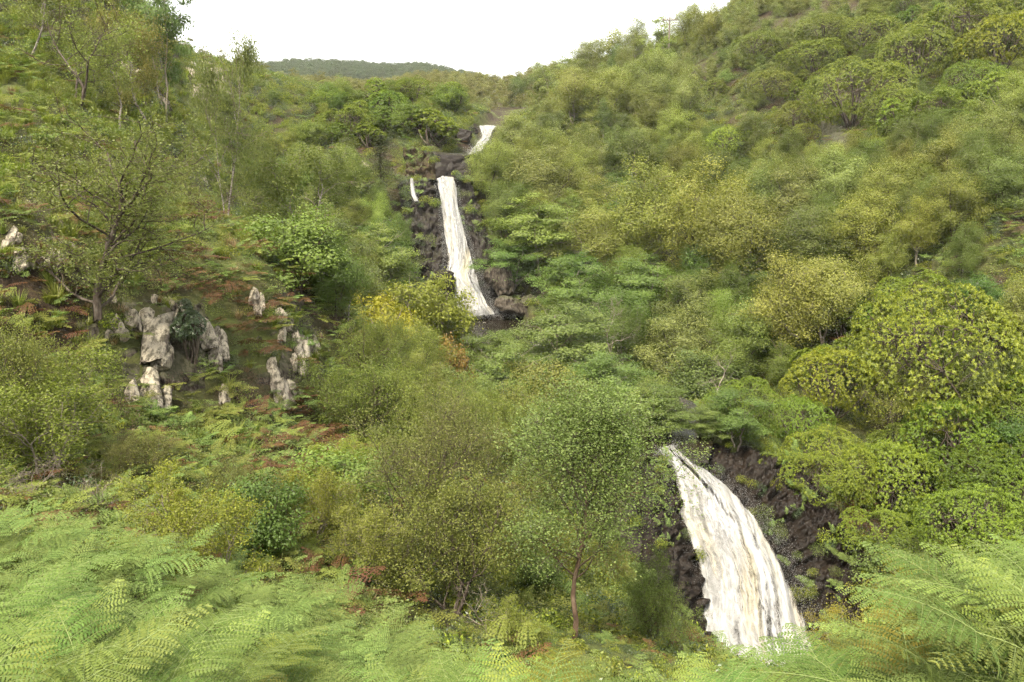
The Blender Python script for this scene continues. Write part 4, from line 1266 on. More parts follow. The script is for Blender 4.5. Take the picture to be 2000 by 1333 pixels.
def scatter(name, pts, rot, scl, idx, collection, **props):
    """one object whose points carry copies of the plants in a collection"""
    me = bpy.data.meshes.new(name)
    me.vertices.add(len(pts)); me.vertices.foreach_set('co', np.asarray(pts, np.float32).ravel())
    a = me.attributes.new('rot', 'FLOAT_VECTOR', 'POINT'); a.data.foreach_set('vector', np.asarray(rot, np.float32).ravel())
    a = me.attributes.new('scl', 'FLOAT', 'POINT'); a.data.foreach_set('value', np.asarray(scl, np.float32))
    a = me.attributes.new('idx', 'INT', 'POINT'); a.data.foreach_set('value', np.asarray(idx, np.int32))
    o = link(name, me, **props)
    g = bpy.data.node_groups.new(name, 'GeometryNodeTree')
    g.interface.new_socket('Geometry', in_out='INPUT', socket_type='NodeSocketGeometry')
    g.interface.new_socket('Geometry', in_out='OUTPUT', socket_type='NodeSocketGeometry')
    gi = g.nodes.new('NodeGroupInput'); go = g.nodes.new('NodeGroupOutput')
    ins = g.nodes.new('GeometryNodeInstanceOnPoints'); ci = g.nodes.new('GeometryNodeCollectionInfo')
    ci.inputs['Collection'].default_value = collection; ci.inputs['Separate Children'].default_value = True; ci.inputs['Reset Children'].default_value = True
    def named(nm, ty):
        nd = g.nodes.new('GeometryNodeInputNamedAttribute'); nd.data_type = ty; nd.inputs['Name'].default_value = nm; return nd.outputs[0]
    e2r = g.nodes.new('FunctionNodeEulerToRotation')
    L = g.links.new
    L(named('rot', 'FLOAT_VECTOR'), e2r.inputs[0]); L(e2r.outputs[0], ins.inputs['Rotation'])
    L(gi.outputs[0], ins.inputs['Points']); L(ci.outputs[0], ins.inputs['Instance']); ins.inputs['Pick Instance'].default_value = True
    L(named('idx', 'INT'), ins.inputs['Instance Index']); L(named('scl', 'FLOAT'), ins.inputs['Scale'])
    L(ins.outputs[0], go.inputs[0])
    md = o.modifiers.new('scatter', 'NODES'); md.node_group = g
    return o

# ================================================================ PLACING THE PLANTS
BASES = []
NAMES = {'birch': 'birch_tree', 'rhodo': 'rhododendron_bush', 'soft': 'broadleaf_tree', 'mound': 'bushy_tree', 'oak': 'oak_tree', 'hanging': 'birch_tree', 'oldbirch': 'birch_tree',
         'olive': 'leaning_tree', 'bushy': 'leafy_shrub', 'yellowbush': 'leafy_shrub', 'orangebush': 'leafy_shrub', 'thicket': 'leafy_shrub', 'far': 'broadleaf_tree',
         'bare': 'bare_tree', 'conifer': 'conifer_tree', 'evergreen': 'evergreen_shrub'}
def kind_name(kind):
    for k in sorted(NAMES, key=len, reverse=True):
        if kind.startswith(k): return NAMES[k]
_prng = random.Random(77)
def place(kind, px, top, base, width, label, tint=(1, 1, 1), group=None, Y=None, rz=None, tilt=(0, 0), cat=None, name=None, sink=.1, hgt=None):
    """stand a plant on the ground at a point of the photograph, sized from its outline there"""
    pr = PROTO[kind]
    if Y is None:
        q = hit(px, base)
    else:
        d = ray(px, 400); x = d[0] / d[1] * Y
        q = np.array([x, Y, gz(x, Y)])
        for _ in range(4):                       # keep the column at px despite the height of the ground
            pp = project(q)[0]; x += (px - pp[0]) * pp[2] / F_PX; q = np.array([x, Y, gz(x, Y)])
    pp = project(q)[0]
    depth = pp[2]
    h = hgt if hgt else max(.6, (pp[1] - top) * depth / F_PX / CP)
    w = width * depth / F_PX
    if kind.startswith('rhodo') and hgt is None and h > .8 * w:      # domes are broader than tall: stand them higher up the slope
        q = hit(px, base - (h - .8 * w) * F_PX / depth * .45); pp = project(q)[0]; depth = pp[2]; w = width * depth / F_PX
        h = min(max(.6, (pp[1] - top) * depth / F_PX), .95 * w)
    sz = h / pr['H']; sx = w / pr['W']
    sx = min(max(sx, sz * .55), sz * 1.35)
    nm = name or kind_name(kind)
    root = link(nm, None, loc=(q[0], q[1], q[2] - sink), rot=(rad(tilt[0]), rad(tilt[1]), rz if rz is not None else _prng.uniform(0, 6.28)), scl=(sx, sx, sz), label=label, category=cat or ('shrub' if ('shrub' in nm or 'bush' in nm and 'tree' not in nm) else 'tree'))
    if group: root['group'] = group
    link('branches' if ('shrub' in nm or 'bush' in nm) and 'tree' not in nm else 'trunk', pr['trunk'], root)
    if pr['crown'] is not None:
        c = link('crown', pr['crown'], root)
        c.color = (*tint, 1)
    BASES.append((q[0], q[1], w * .5))
    return root

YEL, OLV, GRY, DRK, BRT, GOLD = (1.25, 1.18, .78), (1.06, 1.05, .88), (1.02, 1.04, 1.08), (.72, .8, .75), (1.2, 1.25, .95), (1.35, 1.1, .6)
# --- foreground and left slope (kind, px, top, base, width, label, extra)
place('birch_big', 1122, 735, 1250, 285, 'round-headed green birch with a reddish forked trunk standing beside the lower waterfall', (.95, 1.06, .92), rz=0, Y=11.8, name='birch_tree')
place('birch_multi', 790, 760, 1115, 330, 'many-stemmed olive birch with thin dark trunks left of the round-headed birch', (1.02, 1.04, 1), rz=1.0, Y=14.2, name='birch_tree')
place('bushy', 890, 900, 1230, 250, 'low olive birch scrub with one leaning white stem below the many-stemmed birch', OLV, Y=13, rz=.2, name='birch_tree')
place('bushy', 1285, 1070, 1290, 130, 'dense dark green shrub filling the gap between the round-headed birch and the lower fall', (.8, 1.0, .8), Y=13.5, rz=2)
place('bushy_yellow', 700, 960, 1160, 170, 'yellow-green shrub at the edge of the bracken bank', Y=13)
place('bushy_yellow', 1030, 1165, 1250, 200, 'bright low shrub at the foot of the round-headed birch', (1, 1.15, 1), Y=11)
place('olive_vase', 205, 195, 655, 330, 'leaning dark-trunked olive tree with a spreading crown above the pale rocks', (.85, .82, .78), Y=21.5, rz=0, name='leaning_tree')
place('bushy_yellow', 105, 690, 960, 290, 'yellow-green birch bush at the left frame edge above the bracken', (.85, .95, .85), Y=14.2, rz=1, name='birch_shrub')
place('bushy', 15, 600, 950, 190, 'olive birch bush half out of frame behind the yellow-green one', OLV, Y=15, rz=4, name='birch_shrub')
place('bushy', 270, 830, 1000, 230, 'grey-olive twiggy bush behind the foreground bracken', (1, .95, .95), Y=14.8, rz=.6)
place('bushy', 480, 880, 1090, 200, 'sparse small-leaved bush right of the twiggy one', (.95, 1, .95), Y=15, rz=3)
place('bare_bush', 40, 880, 1000, 200, 'leafless grey twiggy bush at the left frame edge', Y=12.2, rz=1, name='bare_shrub')
place('bare_bush', 180, 900, 1010, 170, 'pale bare branches sticking out behind the foreground bracken', Y=12.8, rz=2.5, name='bare_shrub')
place('evergreen', 372, 580, 735, 62, 'dark glossy evergreen column growing between the two pale outcrops', Y=23.2)
place('evergreen', 535, 505, 590, 60, 'round dark evergreen bush at the head of the bracken spur', (1, 1.1, 1), Y=30.5)
place('oldbirch', 155, -10, 190, 170, 'dark forked birch standing high on the upper left slope', (1.05, 1.05, .95), Y=37, rz=1.1)
place('hanging0', 60, -60, 120, 190, 'hazy drooping birch at the top left corner', OLV, Y=40, rz=.3)
place('hanging0', 232, 50, 205, 90, 'crooked pale-limbed birch right of the dark forked birch', (1.1, 1, .9), Y=42, rz=2.0)
place('hanging0', 300, 40, 190, 110, 'brownish drooping birch just under the left skyline', (1.2, .95, .85), Y=50, rz=4.0)
place('oak1', 325, -70, 110, 120, 'ash tree with feathery leaves hanging against the white sky', (.85, 1.0, .95), Y=56, rz=1.2, name='ash_tree')
place('hanging1', 445, 88, 445, 150, 'slender white birch with a tall drooping crown rising above the left skyline', (1, 1.05, 1), Y=39, rz=.8)
place('oldbirch', 415, 330, 520, 150, 'half-bare dark-stemmed birch in front of the slender birch', Y=33, rz=2.4)
place('hanging0', 575, 290, 540, 150, 'white birch with thin bare lower twigs above the bracken spur', (1.05, 1.1, .9), Y=40, rz=1.8)
place('hanging0', 630, 290, 470, 120, 'grey-green drooping birch left of the small conifer', OLV, Y=62, rz=5.0)
place('oak0', 655, 430, 590, 130, 'leafy green tree standing behind the bracken spur', Y=47, rz=.4)
place('oak2', 745, 440, 580, 130, 'bright round green tree beside the rock wall of the upper fall', BRT, Y=60, rz=2)
place('mound0', 700, 500, 610, 110, 'dark green bushy tree in front of the bright round one', (.85, 1, .85), Y=52)
place('conifer', 745, 268, 400, 62, 'small dark conifer standing left of the upper waterfall', Y=78, rz=1)
place('yellowbush', 735, 565, 690, 150, 'golden yellow shrub on the bank left of the pool', GOLD, Y=44, rz=1)
place('yellowbush', 835, 535, 700, 150, 'tall yellow-olive shrub just left of the pool', (1, .98, .8), Y=52, rz=3)
place('yellowbush', 885, 600, 700, 80, 'yellow-green willow leaning over the pool edge', (.75, .9, .8), Y=54, rz=5)
place('orangebush', 885, 655, 740, 64, 'small orange autumn shrub below the yellow-olive one', Y=42, rz=1)
place('soft2', 620, 440, 560, 110, 'pale tree between the white birch and the leafy green tree', OLV, Y=55)
place('mound1', 785, 640, 790, 130, 'grey-green bushy tree below the golden shrub', (.9, 1, .95), Y=37, rz=2)
place('thicket', 850, 690, 800, 110, 'rounded green bush in the hollow below the orange shrub', Y=39)
place('oak1', 945, 650, 760, 130, 'olive leafy tree rising in front of the pool', OLV, Y=48)
place('oak0', 1105, 590, 770, 190, 'open pale green oak with spreading branches in front of the pool', (1.05, 1.12, 1.05), Y=50, rz=2.6)
place('oak2', 1010, 670, 800, 160, 'green oak beside the stream below the pool', (.95, 1.05, .9), Y=46, rz=1)
place('soft0', 930, 720, 880, 160, 'mid-green tree in the hollow behind the many-stemmed birch', (.95, 1.1, .9), Y=33)
place('oak1', 1200, 690, 830, 190, 'green tree leaning over the stream right of the oaks', (1, 1.1, .95), Y=43, rz=.5)
place('oak0', 1372, 785, 880, 150, 'leafy oak branch spread above the lip of the lower waterfall', (1.0, 1.15, .95), Y=36.4, rz=1.7, name='oak_tree')
place('mound0', 1060, 700, 850, 170, 'bushy tree filling the slope behind the round-headed birch', OLV, Y=38, rz=2)
place('soft3', 830, 690, 860, 150, 'grey olive tree behind the many-stemmed birch', OLV, Y=30)
place('bushy', 690, 740, 900, 160, 'small olive birch at the end of the bracken spur', OLV, Y=27, rz=1)
place('thicket', 1000, 800, 930, 180, 'olive thicket left of the round-headed birch crown', (1.15, 1.05, .9), Y=29)
place('bare', 1185, 570, 660, 90, 'leaning dead grey tree with broken branches across the stream', Y=55, rz=.1, tilt=(0, 12))
place('bare', 1400, 700, 790, 110, 'fallen bare pale branches over the stream pool', Y=44, rz=2.4, tilt=(0, 38))
place('bare', 950, 1105, 1230, 110, 'pale leaning birch stem bare near the bracken', Y=11.5, rz=0, tilt=(0, 14), name='birch_sapling')
place('bushy_yellow', 1790, 1110, 1260, 220, 'yellow-green bilberry shrub with reddish leaves at the gorge edge right', (1.1, 1, .9), Y=9.5, rz=1)
place('bushy_yellow', 1660, 1180, 1280, 120, 'thin red-tipped shrub at the edge beside the lower waterfall', (1.2, .9, .8), Y=8.5, rz=2)

# --- right slope, the outlines that stand out
R = [
    # skyline row
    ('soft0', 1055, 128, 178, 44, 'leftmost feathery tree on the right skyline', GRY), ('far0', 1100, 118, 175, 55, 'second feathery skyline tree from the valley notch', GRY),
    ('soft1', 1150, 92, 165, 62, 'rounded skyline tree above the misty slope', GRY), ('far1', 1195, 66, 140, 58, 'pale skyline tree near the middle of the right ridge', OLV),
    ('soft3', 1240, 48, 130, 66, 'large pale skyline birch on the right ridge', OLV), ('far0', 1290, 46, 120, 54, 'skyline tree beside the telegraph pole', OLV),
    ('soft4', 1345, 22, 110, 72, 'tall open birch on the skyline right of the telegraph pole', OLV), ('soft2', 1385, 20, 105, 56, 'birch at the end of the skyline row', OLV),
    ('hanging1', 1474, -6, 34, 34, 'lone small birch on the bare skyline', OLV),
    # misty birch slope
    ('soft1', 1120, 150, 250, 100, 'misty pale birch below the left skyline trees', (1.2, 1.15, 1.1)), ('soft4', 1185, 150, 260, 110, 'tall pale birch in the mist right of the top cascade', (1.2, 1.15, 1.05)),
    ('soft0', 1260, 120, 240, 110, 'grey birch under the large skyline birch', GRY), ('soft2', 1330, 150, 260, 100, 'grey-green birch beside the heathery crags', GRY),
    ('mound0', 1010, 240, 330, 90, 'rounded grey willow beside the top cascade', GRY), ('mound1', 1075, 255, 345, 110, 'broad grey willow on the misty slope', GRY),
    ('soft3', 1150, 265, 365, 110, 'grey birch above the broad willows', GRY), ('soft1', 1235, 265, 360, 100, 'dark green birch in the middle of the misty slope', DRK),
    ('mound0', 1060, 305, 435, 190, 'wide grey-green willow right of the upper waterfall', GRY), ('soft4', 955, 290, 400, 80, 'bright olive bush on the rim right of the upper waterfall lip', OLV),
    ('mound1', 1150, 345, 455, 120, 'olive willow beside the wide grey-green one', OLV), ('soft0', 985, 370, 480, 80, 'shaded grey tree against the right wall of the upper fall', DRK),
    ('oak2', 1055, 400, 545, 150, 'bright green oak with layered branches beside the upper fall', BRT), ('oak0', 1000, 480, 590, 100, 'dark leafy oak overhanging the pool boulders', (.8, .95, .8)),
    ('soft3', 1250, 345, 565, 190, 'large yellow-olive birch in the middle of the right slope', (1.12, 1.12, .85)), ('soft2', 1370, 350, 580, 190, 'tallest yellow-olive birch right of the large one', (1.18, 1.12, .8)),
    ('soft4', 1440, 400, 600, 150, 'dark-trunked birch below the tallest yellow-olive one', OLV), ('soft1', 1150, 430, 580, 130, 'olive birch behind the leaning dead tree', OLV),
    ('oak1', 1130, 520, 660, 150, 'green tree over the stream right of the pool', (.9, 1.05, .85)), ('oak0', 1250, 520, 670, 150, 'shady green tree above the leaning dead tree', (.85, 1, .8)),
    ('mound0', 1350, 550, 690, 150, 'dark rounded tree low on the right bank', DRK), ('mound1', 1335, 610, 745, 140, 'grey-green willow above the stream pool', GRY),
    ('soft0', 1430, 610, 760, 120, 'mid-green tree left of the olive willow', (.9, 1.05, .85)), ('thicket', 1370, 690, 790, 120, 'low green thicket over the dark stream pool', DRK),
    # middle right
    ('soft3', 1525, 525, 735, 190, 'big pale olive willow in the centre of the right bank', (1.3, 1.2, .95)), ('soft1', 1610, 520, 680, 120, 'pale willow just right of the big one', (1.2, 1.12, .95)),
    ('soft2', 1485, 330, 470, 110, 'dark green tree below the heather crags', DRK), ('mound1', 1560, 330, 450, 130, 'grey-green tree below the rust-streaked crag', GRY),
    ('soft0', 1640, 310, 460, 130, 'grey tree right of the rust-streaked crag', GRY), ('soft4', 1730, 330, 470, 140, 'twiggy olive tree in the middle of the upper right slope', OLV),
    ('soft1', 1580, 420, 570, 120, 'deep green tree in the dark gap of the right slope', DRK), ('soft4', 1685, 390, 540, 150, 'orange-tinged olive tree with bare twigs', (1.15, 1.05, .8)),
    ('soft3', 1790, 400, 520, 120, 'yellow-green tree left of the bracken patch', YEL), ('mound0', 1830, 290, 400, 150, 'olive willow above the right bracken patch', OLV),
    ('soft2', 1920, 220, 360, 140, 'grey willow below the upper right rhododendrons', GRY), ('mound1', 1960, 300, 410, 120, 'dark leafy tree at the right frame edge above the bracken', DRK),
    ('soft0', 1985, 160, 280, 110, 'pale olive tree touching the right frame edge', OLV), ('soft3', 1980, 560, 720, 110, 'olive tree cut by the right frame edge below the bracken', OLV),
    ('oldbirch', 1730, 700, 870, 110, 'old bare-limbed birch between the rhododendrons', OLV), ('soft1', 1905, 690, 830, 100, 'shaded tree between the big rhododendron and the frame edge', DRK),
    # rhododendrons
    ('rhodo3', 1660, 122, 255, 185, 'largest rhododendron dome high on the right slope'), ('rhodo1', 1560, 195, 270, 90, 'rhododendron left of the largest high dome'),
    ('rhodo0', 1425, 245, 325, 90, 'bright small rhododendron low left of the rust crag', BRT), ('rhodo2', 1500, 135, 200, 100, 'rhododendron among heather below the skyline'),
    ('rhodo1', 1590, 80, 150, 110, 'rhododendron just above the largest high dome'), ('rhodo2', 1690, 30, 110, 120, 'dark-hollowed rhododendron near the top of the right slope'),
    ('rhodo3', 1790, 50, 170, 140, 'broad rhododendron above the upright crag'), ('rhodo0', 1880, -5, 120, 150, 'high rhododendron at the upper right'), ('rhodo1', 1960, 30, 160, 140, 'big rhododendron in the upper right corner', YEL),
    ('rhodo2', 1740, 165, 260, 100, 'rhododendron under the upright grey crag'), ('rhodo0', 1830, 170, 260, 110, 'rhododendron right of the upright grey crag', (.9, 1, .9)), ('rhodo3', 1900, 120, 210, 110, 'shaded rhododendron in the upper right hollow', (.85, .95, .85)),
    ('rhodo1', 1570, 240, 300, 60, 'small rhododendron above the rust crag', BRT), ('rhodo0', 1610, 30, 100, 110, 'olive rhododendron on the high ridge', (.85, .85, .9)), ('rhodo2', 1480, 60, 125, 90, 'low rhododendron near the bare skyline', (.85, .85, .9)),
    ('rhodo3', 1830, 555, 850, 290, 'giant yellow-green rhododendron in the middle of the right edge', (1.15, 1.1, .9)), ('rhodo1', 1625, 675, 830, 170, 'yellow-tipped rhododendron below the big pale willow', YEL),
    ('rhodo2', 1450, 725, 870, 130, 'shaded rhododendron hanging over the stream pool', (.85, 1, .85)), ('rhodo0', 1550, 760, 900, 120, 'dark rhododendron between the stream pool and the yellow one', (.8, 1, .8)),
    ('rhodo3', 1610, 828, 985, 150, 'bright rhododendron above the dark gorge wall', (1.15, 1.15, .9)), ('rhodo2', 1730, 850, 1030, 180, 'rounded rhododendron right of the bright one', (1.05, 1.12, .9)),
    ('rhodo1', 1850, 775, 960, 180, 'deep green rhododendron below the giant one', (.85, 1, .8)), ('rhodo0', 1715, 985, 1100, 120, 'rhododendron hanging down the gorge wall', (1, 1.08, .9)),
    ('rhodo3', 1910, 945, 1130, 200, 'rhododendron mound at the lower right above the bracken', (.95, 1.1, .85)), ('rhodo2', 1985, 880, 1040, 130, 'rhododendron cut by the lower right frame edge', (.85, 1, .8)),
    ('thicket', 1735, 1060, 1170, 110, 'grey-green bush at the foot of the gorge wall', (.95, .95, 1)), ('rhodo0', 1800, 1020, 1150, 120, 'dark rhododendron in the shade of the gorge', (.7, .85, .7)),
    ('rhodo1', 1770, 820, 930, 110, 'rhododendron filling the slope under the old bare-limbed birch', (.9, 1, .85)), ('rhodo2', 1980, 760, 880, 110, 'rhododendron at the right frame edge under the olive tree', (.9, 1, .85)),
    ('rhodo0', 1760, 610, 760, 150, 'left shoulder lobe bush of the giant rhododendron', (1.1, 1.1, .9)), ('rhodo1', 1905, 620, 790, 150, 'right shoulder bush beside the giant rhododendron', (1.0, 1.1, .85)),
    ('rhodo2', 1830, 680, 830, 180, 'bush at the foot of the giant rhododendron', (1.05, 1.1, .85)), ('rhodo1', 1940, 1020, 1120, 130, 'low rhododendron right of the lower mound', (.9, 1.05, .85)),
    ('rhodo1', 1590, 880, 975, 130, 'rhododendron leaning out over the dark gorge wall', (1.05, 1.1, .9)), ('oak1', 1440, 770, 880, 120, 'oak overhanging the top of the gorge wall', (.8, .95, .8)),
    ('rhodo_small', 1500, 860, 915, 60, 'little rhododendron at the top of the gorge wall'), ('rhodo_small', 1545, 930, 980, 50, 'little rhododendron clinging to the gorge wall', (.8, 1, .8)),
]
for e in R:
    kind, px, top, base, w, lab = e[:6]
    rh = 'rhodo' in kind
    tn = e[6] if len(e) > 6 else (1, 1, 1)
    place(kind, px, top - (0 if rh else .12 * (base - top)), base, w * (1 if rh else 1.1), lab, tuple(c * (1.05 if rh else 1.13) for c in tn), group='rhododendrons on the right slope' if 'rhodo' in kind else 'trees on the right slope')  # light-and-shade contrast put into the tint: standout crowns brighter than the fillers

# --- the wood that fills the slopes between them
ZONES = [
    # name for the label, pixel box, number, kinds, height range (m)
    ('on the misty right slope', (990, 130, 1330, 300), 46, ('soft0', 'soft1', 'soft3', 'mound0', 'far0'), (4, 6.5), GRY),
    ('right of the upper waterfall', (1000, 300, 1480, 480), 42, ('soft0', 'soft2', 'soft4', 'mound1', 'oak0'), (4, 6.5), OLV),
    ('on the right bank of the stream', (1010, 480, 1500, 740), 38, ('soft1', 'soft3', 'oak1', 'oak2', 'thicket'), (3.5, 6), (.95, 1.05, .85)),
    ('among the upper right heather crags', (1380, 60, 1720, 330), 30, ('rhodo_small', 'thicket', 'mound0'), (1.8, 3.2), (.9, .92, .85)),
    ('among the upper right rhododendrons', (1640, -20, 2000, 330), 52, ('rhodo_small', 'soft2', 'rhodo1', 'mound1'), (2.4, 4), (.95, 1, .85)),
    ('in the olive wood mid right', (1480, 320, 1900, 560), 36, ('soft0', 'soft1', 'soft4', 'mound0', 'mound1'), (3.5, 5.5), OLV),
    ('among the lower right rhododendrons', (1450, 620, 2000, 1060), 34, ('rhodo_small', 'thicket', 'rhodo0', 'mound1'), (2, 3.4), (.9, 1, .8)),
    ('in the hollow behind the spur', (560, 380, 800, 640), 16, ('oak0', 'soft2', 'thicket', 'mound0', 'hanging0'), (2.8, 5), (1, 1.05, .9)),
    ('on the hillside above the spur', (430, 190, 800, 400), 18, ('soft1', 'thicket', 'mound1', 'hanging1', 'far1'), (1.5, 2.8), (1.1, 1.1, .85)),
    ('left of the top cascade', (640, 200, 930, 300), 26, ('thicket', 'rhodo_small', 'mound1', 'far0', 'rhodo0'), (2.4, 4.2), (1.05, 1.15, .8)),
    ('between the spur and the stream', (700, 700, 1280, 960), 24, ('thicket', 'bushy', 'soft3', 'bushy'), (2.2, 3.6), (1, 1.05, .88)),
    ('on the gully slope above the bracken', (380, 880, 1250, 1180), 18, ('thicket', 'bushy', 'bushy_yellow'), (1.0, 1.9), (1, 1, .85)),
]
zr = random.Random(5)
def too_close(x, y, d):
    return any((x - a) ** 2 + (y - b) ** 2 < (d + .30 * c) ** 2 for a, b, c in BASES)
SIZE_WORD = ['low', 'middling', 'tall']
KIND_WORD = {'rhodo': 'rhododendron', 'soft': 'birch', 'mound': 'willow', 'oak': 'oak', 'thicket': 'thicket bush', 'hanging': 'drooping birch', 'far': 'feathery tree', 'bushy_yellow': 'fine-leaved shrub', 'bushy': 'small-leaved shrub'}
for (zn, (x0, y0, x1, y1), cnt, kinds, (h0, h1), tint) in ZONES:
    made = tries = 0
    while made < cnt and tries < cnt * 14:
        tries += 1
        px, py = zr.uniform(x0, x1), zr.uniform(y0, y1)
        q = hit(px, py)
        Yd = math.hypot(q[0], q[1])
        if Yd > 190 or Yd < 11: continue
        d, zs, w = stream_field(q[:1], q[1:2])
        if d[0] < w[0] + 1.6: continue
        if min(np.hypot(Wp[:, 0] - q[0], Wp[:, 1] - q[1]).min() for Wp in WALL_PTS) < 1.3: continue
        if 1260 < px < 1700 and py > 850: continue
        if 1530 < px < 1690 and 225 < py < 345: continue
        if too_close(q[0], q[1], .35 + .006 * Yd): continue
        k = zr.choice(kinds); f = zr.random(); h = h0 + (h1 - h0) * f
        kw = next(v for kk, v in sorted(KIND_WORD.items(), key=lambda t: -len(t[0])) if k.startswith(kk))
        tone = zr.choice(['dark green', 'dark green', 'olive', 'pale green'])
        tt = {'dark green': (.60, .70, .62), 'olive': (.88, .88, .72), 'pale green': (1.08, 1.12, .95)}[tone]  # fillers mostly toned down, painting shade into the gaps between standout trees
        pr = PROTO[k]
        wpx = pr['W'] / pr['H'] * h * zr.uniform(.85, 1.25) * F_PX / Yd
        place(k, px, 0, py, wpx, '%s %s %s %s' % (SIZE_WORD[min(2, int(f * 3))], tone, kw, zn), tuple(a * b for a, b in zip(tint, tt)), group='plants ' + zn, hgt=h)
        made += 1

bank = random.Random(3)
for i, (Yb, off) in enumerate([(60, 2.6), (56.5, 3.0), (53.5, 2.6), (50, 3.0), (47, 2.8), (44.5, 3.4), (41.5, 3.6), (39.5, 3.0)]):
    sx = float(np.interp(-Yb, -STREAM[13:22, 1], STREAM[13:22, 0]))
    yb = Yb - off; xb = sx * yb / Yb - .6
    pq = project(np.array([xb, yb, gz(xb, yb)]))[0]
    k = ('oak1', 'soft2', 'oak0', 'mound0', 'oak2', 'thicket', 'soft0', 'oak1', 'thicket')[i]
    hh = (3.6, 4.2, 4.0, 3.4, 4.4, 3.0, 3.6, 3.4, 2.4)[i]
    place(k, pq[0], 0, 0, PROTO[k]['W'] / PROTO[k]['H'] * hh * 1.15 * F_PX / pq[2], '%s streamside plant down the near bank from the pool, %s' % (ORD[i], {'o': 'an oak', 's': 'a birch', 'm': 'a willow', 't': 'a low bush'}[k[0]]), (.95, 1.05, .88), group='trees lining the near bank of the stream', Y=yb, hgt=hh)

# --- telegraph pole on the ridge
def telegraph_pole():
    q = P(1307, 66, 148); q[2] = gz(q[0], q[1])
    top = P(1307, 34, 148)[2]; H = top - q[2]
    root = link('telegraph_pole', None, loc=q, label='tiny wooden telegraph pole with a crossbar on the right skyline', category='telegraph pole')
    wv, wf = tubes([(np.array([[0, 0, -.3], [0, 0, H * .5], [.02, 0, H]]), np.array([.16, .14, .12]), 0)], lambda l: 8)
    link('pole', mesh('pole', wv, wf, mat=M_BARK_GREY), root)
    for z in (H - .5,):
        wv, wf = tubes([(np.array([[-1.25, -.12, z], [0, -.12, z], [1.25, -.12, z + .05]]), np.array([.1, .1, .1]), 0)], lambda l: 6)
        link('crossbar', mesh('crossbar', wv, wf, mat=M_BARK_GREY), root)
    for x in (-1.05, -.4, .4, 1.05):
        wv, wf = tubes([(np.array([[x, -.12, H - .45], [x, -.12, H - .3], [x, -.12, H - .18]]), np.array([.05, .07, .03]), 0)], lambda l: 6)
        link('insulator', mesh('insulator', wv, wf, mat=M_BARK_DARK), root)
telegraph_pole()

# ---------------------------------------------------------------- foreground bracken
EDGE_PX = [-300, 0, 200, 450, 700, 900, 1150, 1400, 1600, 1800, 2000, 2300]
EDGE_Y = [8.5, 8.8, 9.6, 9.2, 8.5, 8.0, 7.3, 6.3, 6.0, 6.1, 6.6, 6.6]
LIM_PX = [-300, 0, 150, 300, 450, 560, 700, 900, 1050, 1200, 1350, 1420, 1500, 1600, 1700, 1800, 1850, 1950, 2000, 2300]
LIM_Y = [990, 985, 985, 1025, 1072, 1110, 1150, 1220, 1252, 1285, 1315, 1290, 1225, 1228, 1242, 1218, 1150, 1092, 1065, 1030]
br = np.random.RandomState(21)
FR_H = [float(np.array([v.co[2] for v in f[0].vertices]).max()) for f in FRONDS]
cand = []
while len(cand) < 1150:
    px = br.uniform(-120, 2120); Ymax = np.interp(px, EDGE_PX, EDGE_Y); y0_ = 3.4 if px < 1450 else 4.3; Y = y0_ + (Ymax - y0_) * br.rand() ** .75
    x = (px - CX) / F_PX * Y * 1.12
    pxx = project(np.array([x, Y, -3.]))[0, 0]
    cand.append((x, Y, pxx))
C = np.array(cand); Cz = ground(C[:, 0], C[:, 1])
fg = []
for (x, Y, pxx), z in zip(C, Cz):
    k = br.randint(len(FRONDS)); s = br.uniform(.62, 1.05)
    while s > .45:
        top = project(np.array([x, Y, z + FR_H[k] * s]))[0]
        if top[1] > np.interp(top[0], LIM_PX, LIM_Y) + br.uniform(-8, 60): break
        s -= .06
    if s <= .45 or top[1] > 1420: continue
    if 1330 < top[0] < 1640 and br.rand() < .35: continue
    fg.append((x, Y, z, k, s, br.uniform(0, 6.28), br.uniform(-.16, .16), br.uniform(-.16, .16), top[0], top[2]))
fg.sort(key=lambda f: f[9] / f[4])
near, rest = fg[:300], fg[300:]
print('bracken', len(fg))
SPOT = [(110, 'in the bottom left corner'), (240, 'below the leafless twiggy bush'), (370, 'below the bare pale branches'), (500, 'below the sparse small-leaved bush'), (630, 'on the left bank rim'),
        (760, 'below the yellow-green shrub'), (900, 'below the many-stemmed birch'), (1050, 'below the leaning white stem'), (1200, 'below the round-headed birch'), (1330, 'below the dense dark shrub'),
        (1460, 'before the lower fall, left side'), (1600, 'before the lower fall, right side'), (1740, 'below the thin red-tipped shrub'), (1870, 'below the bilberry shrub'), (9999, 'in the bottom right corner')]
SHAPE = ['upright', 'arching', 'arching', 'spreading', 'spreading', 'flat', 'drooping']
for (x, Y, z, k, s, rz, rx, ry, px, d) in near:
    fr, st = FRONDS[k]
    tone = ['pale green', 'fresh green', 'yellowing green', 'browning'][br.choice(4, p=[.43, .46, .08, .03])]
    o = link('bracken_frond', fr, loc=(x, Y, z - .03), rot=(rx, ry, rz), scl=s, label='%s %s %s bracken frond, %s%s' % ('large' if s > .85 else 'small', tone, SHAPE[k], 'near ' if Y < 4.6 else 'far ', next(t for lim, t in SPOT if px < lim)), category='bracken',
             group='foreground bracken', kind='thing')
    vb = br.uniform(.65, 1.15)
    o.color = (*[c * vb for c in {'pale green': (1.12, 1.06, .92), 'fresh green': (.88, .98, .82), 'yellowing green': (1.3, 1.1, .75), 'browning': (1.25, .85, .5)}[tone]], 1)
    link('stalk', st, o)
fr_col = proto_collection('bracken_frond_far', [f[0] for f in FRONDS], [(1.1, 1.08, 1.05), (.95, 1, .9), (1.2, 1.1, .9), (1, 1, 1), (.9, 1, .85), (1.15, 1.12, 1.1), (1.3, 1.1, .75)])
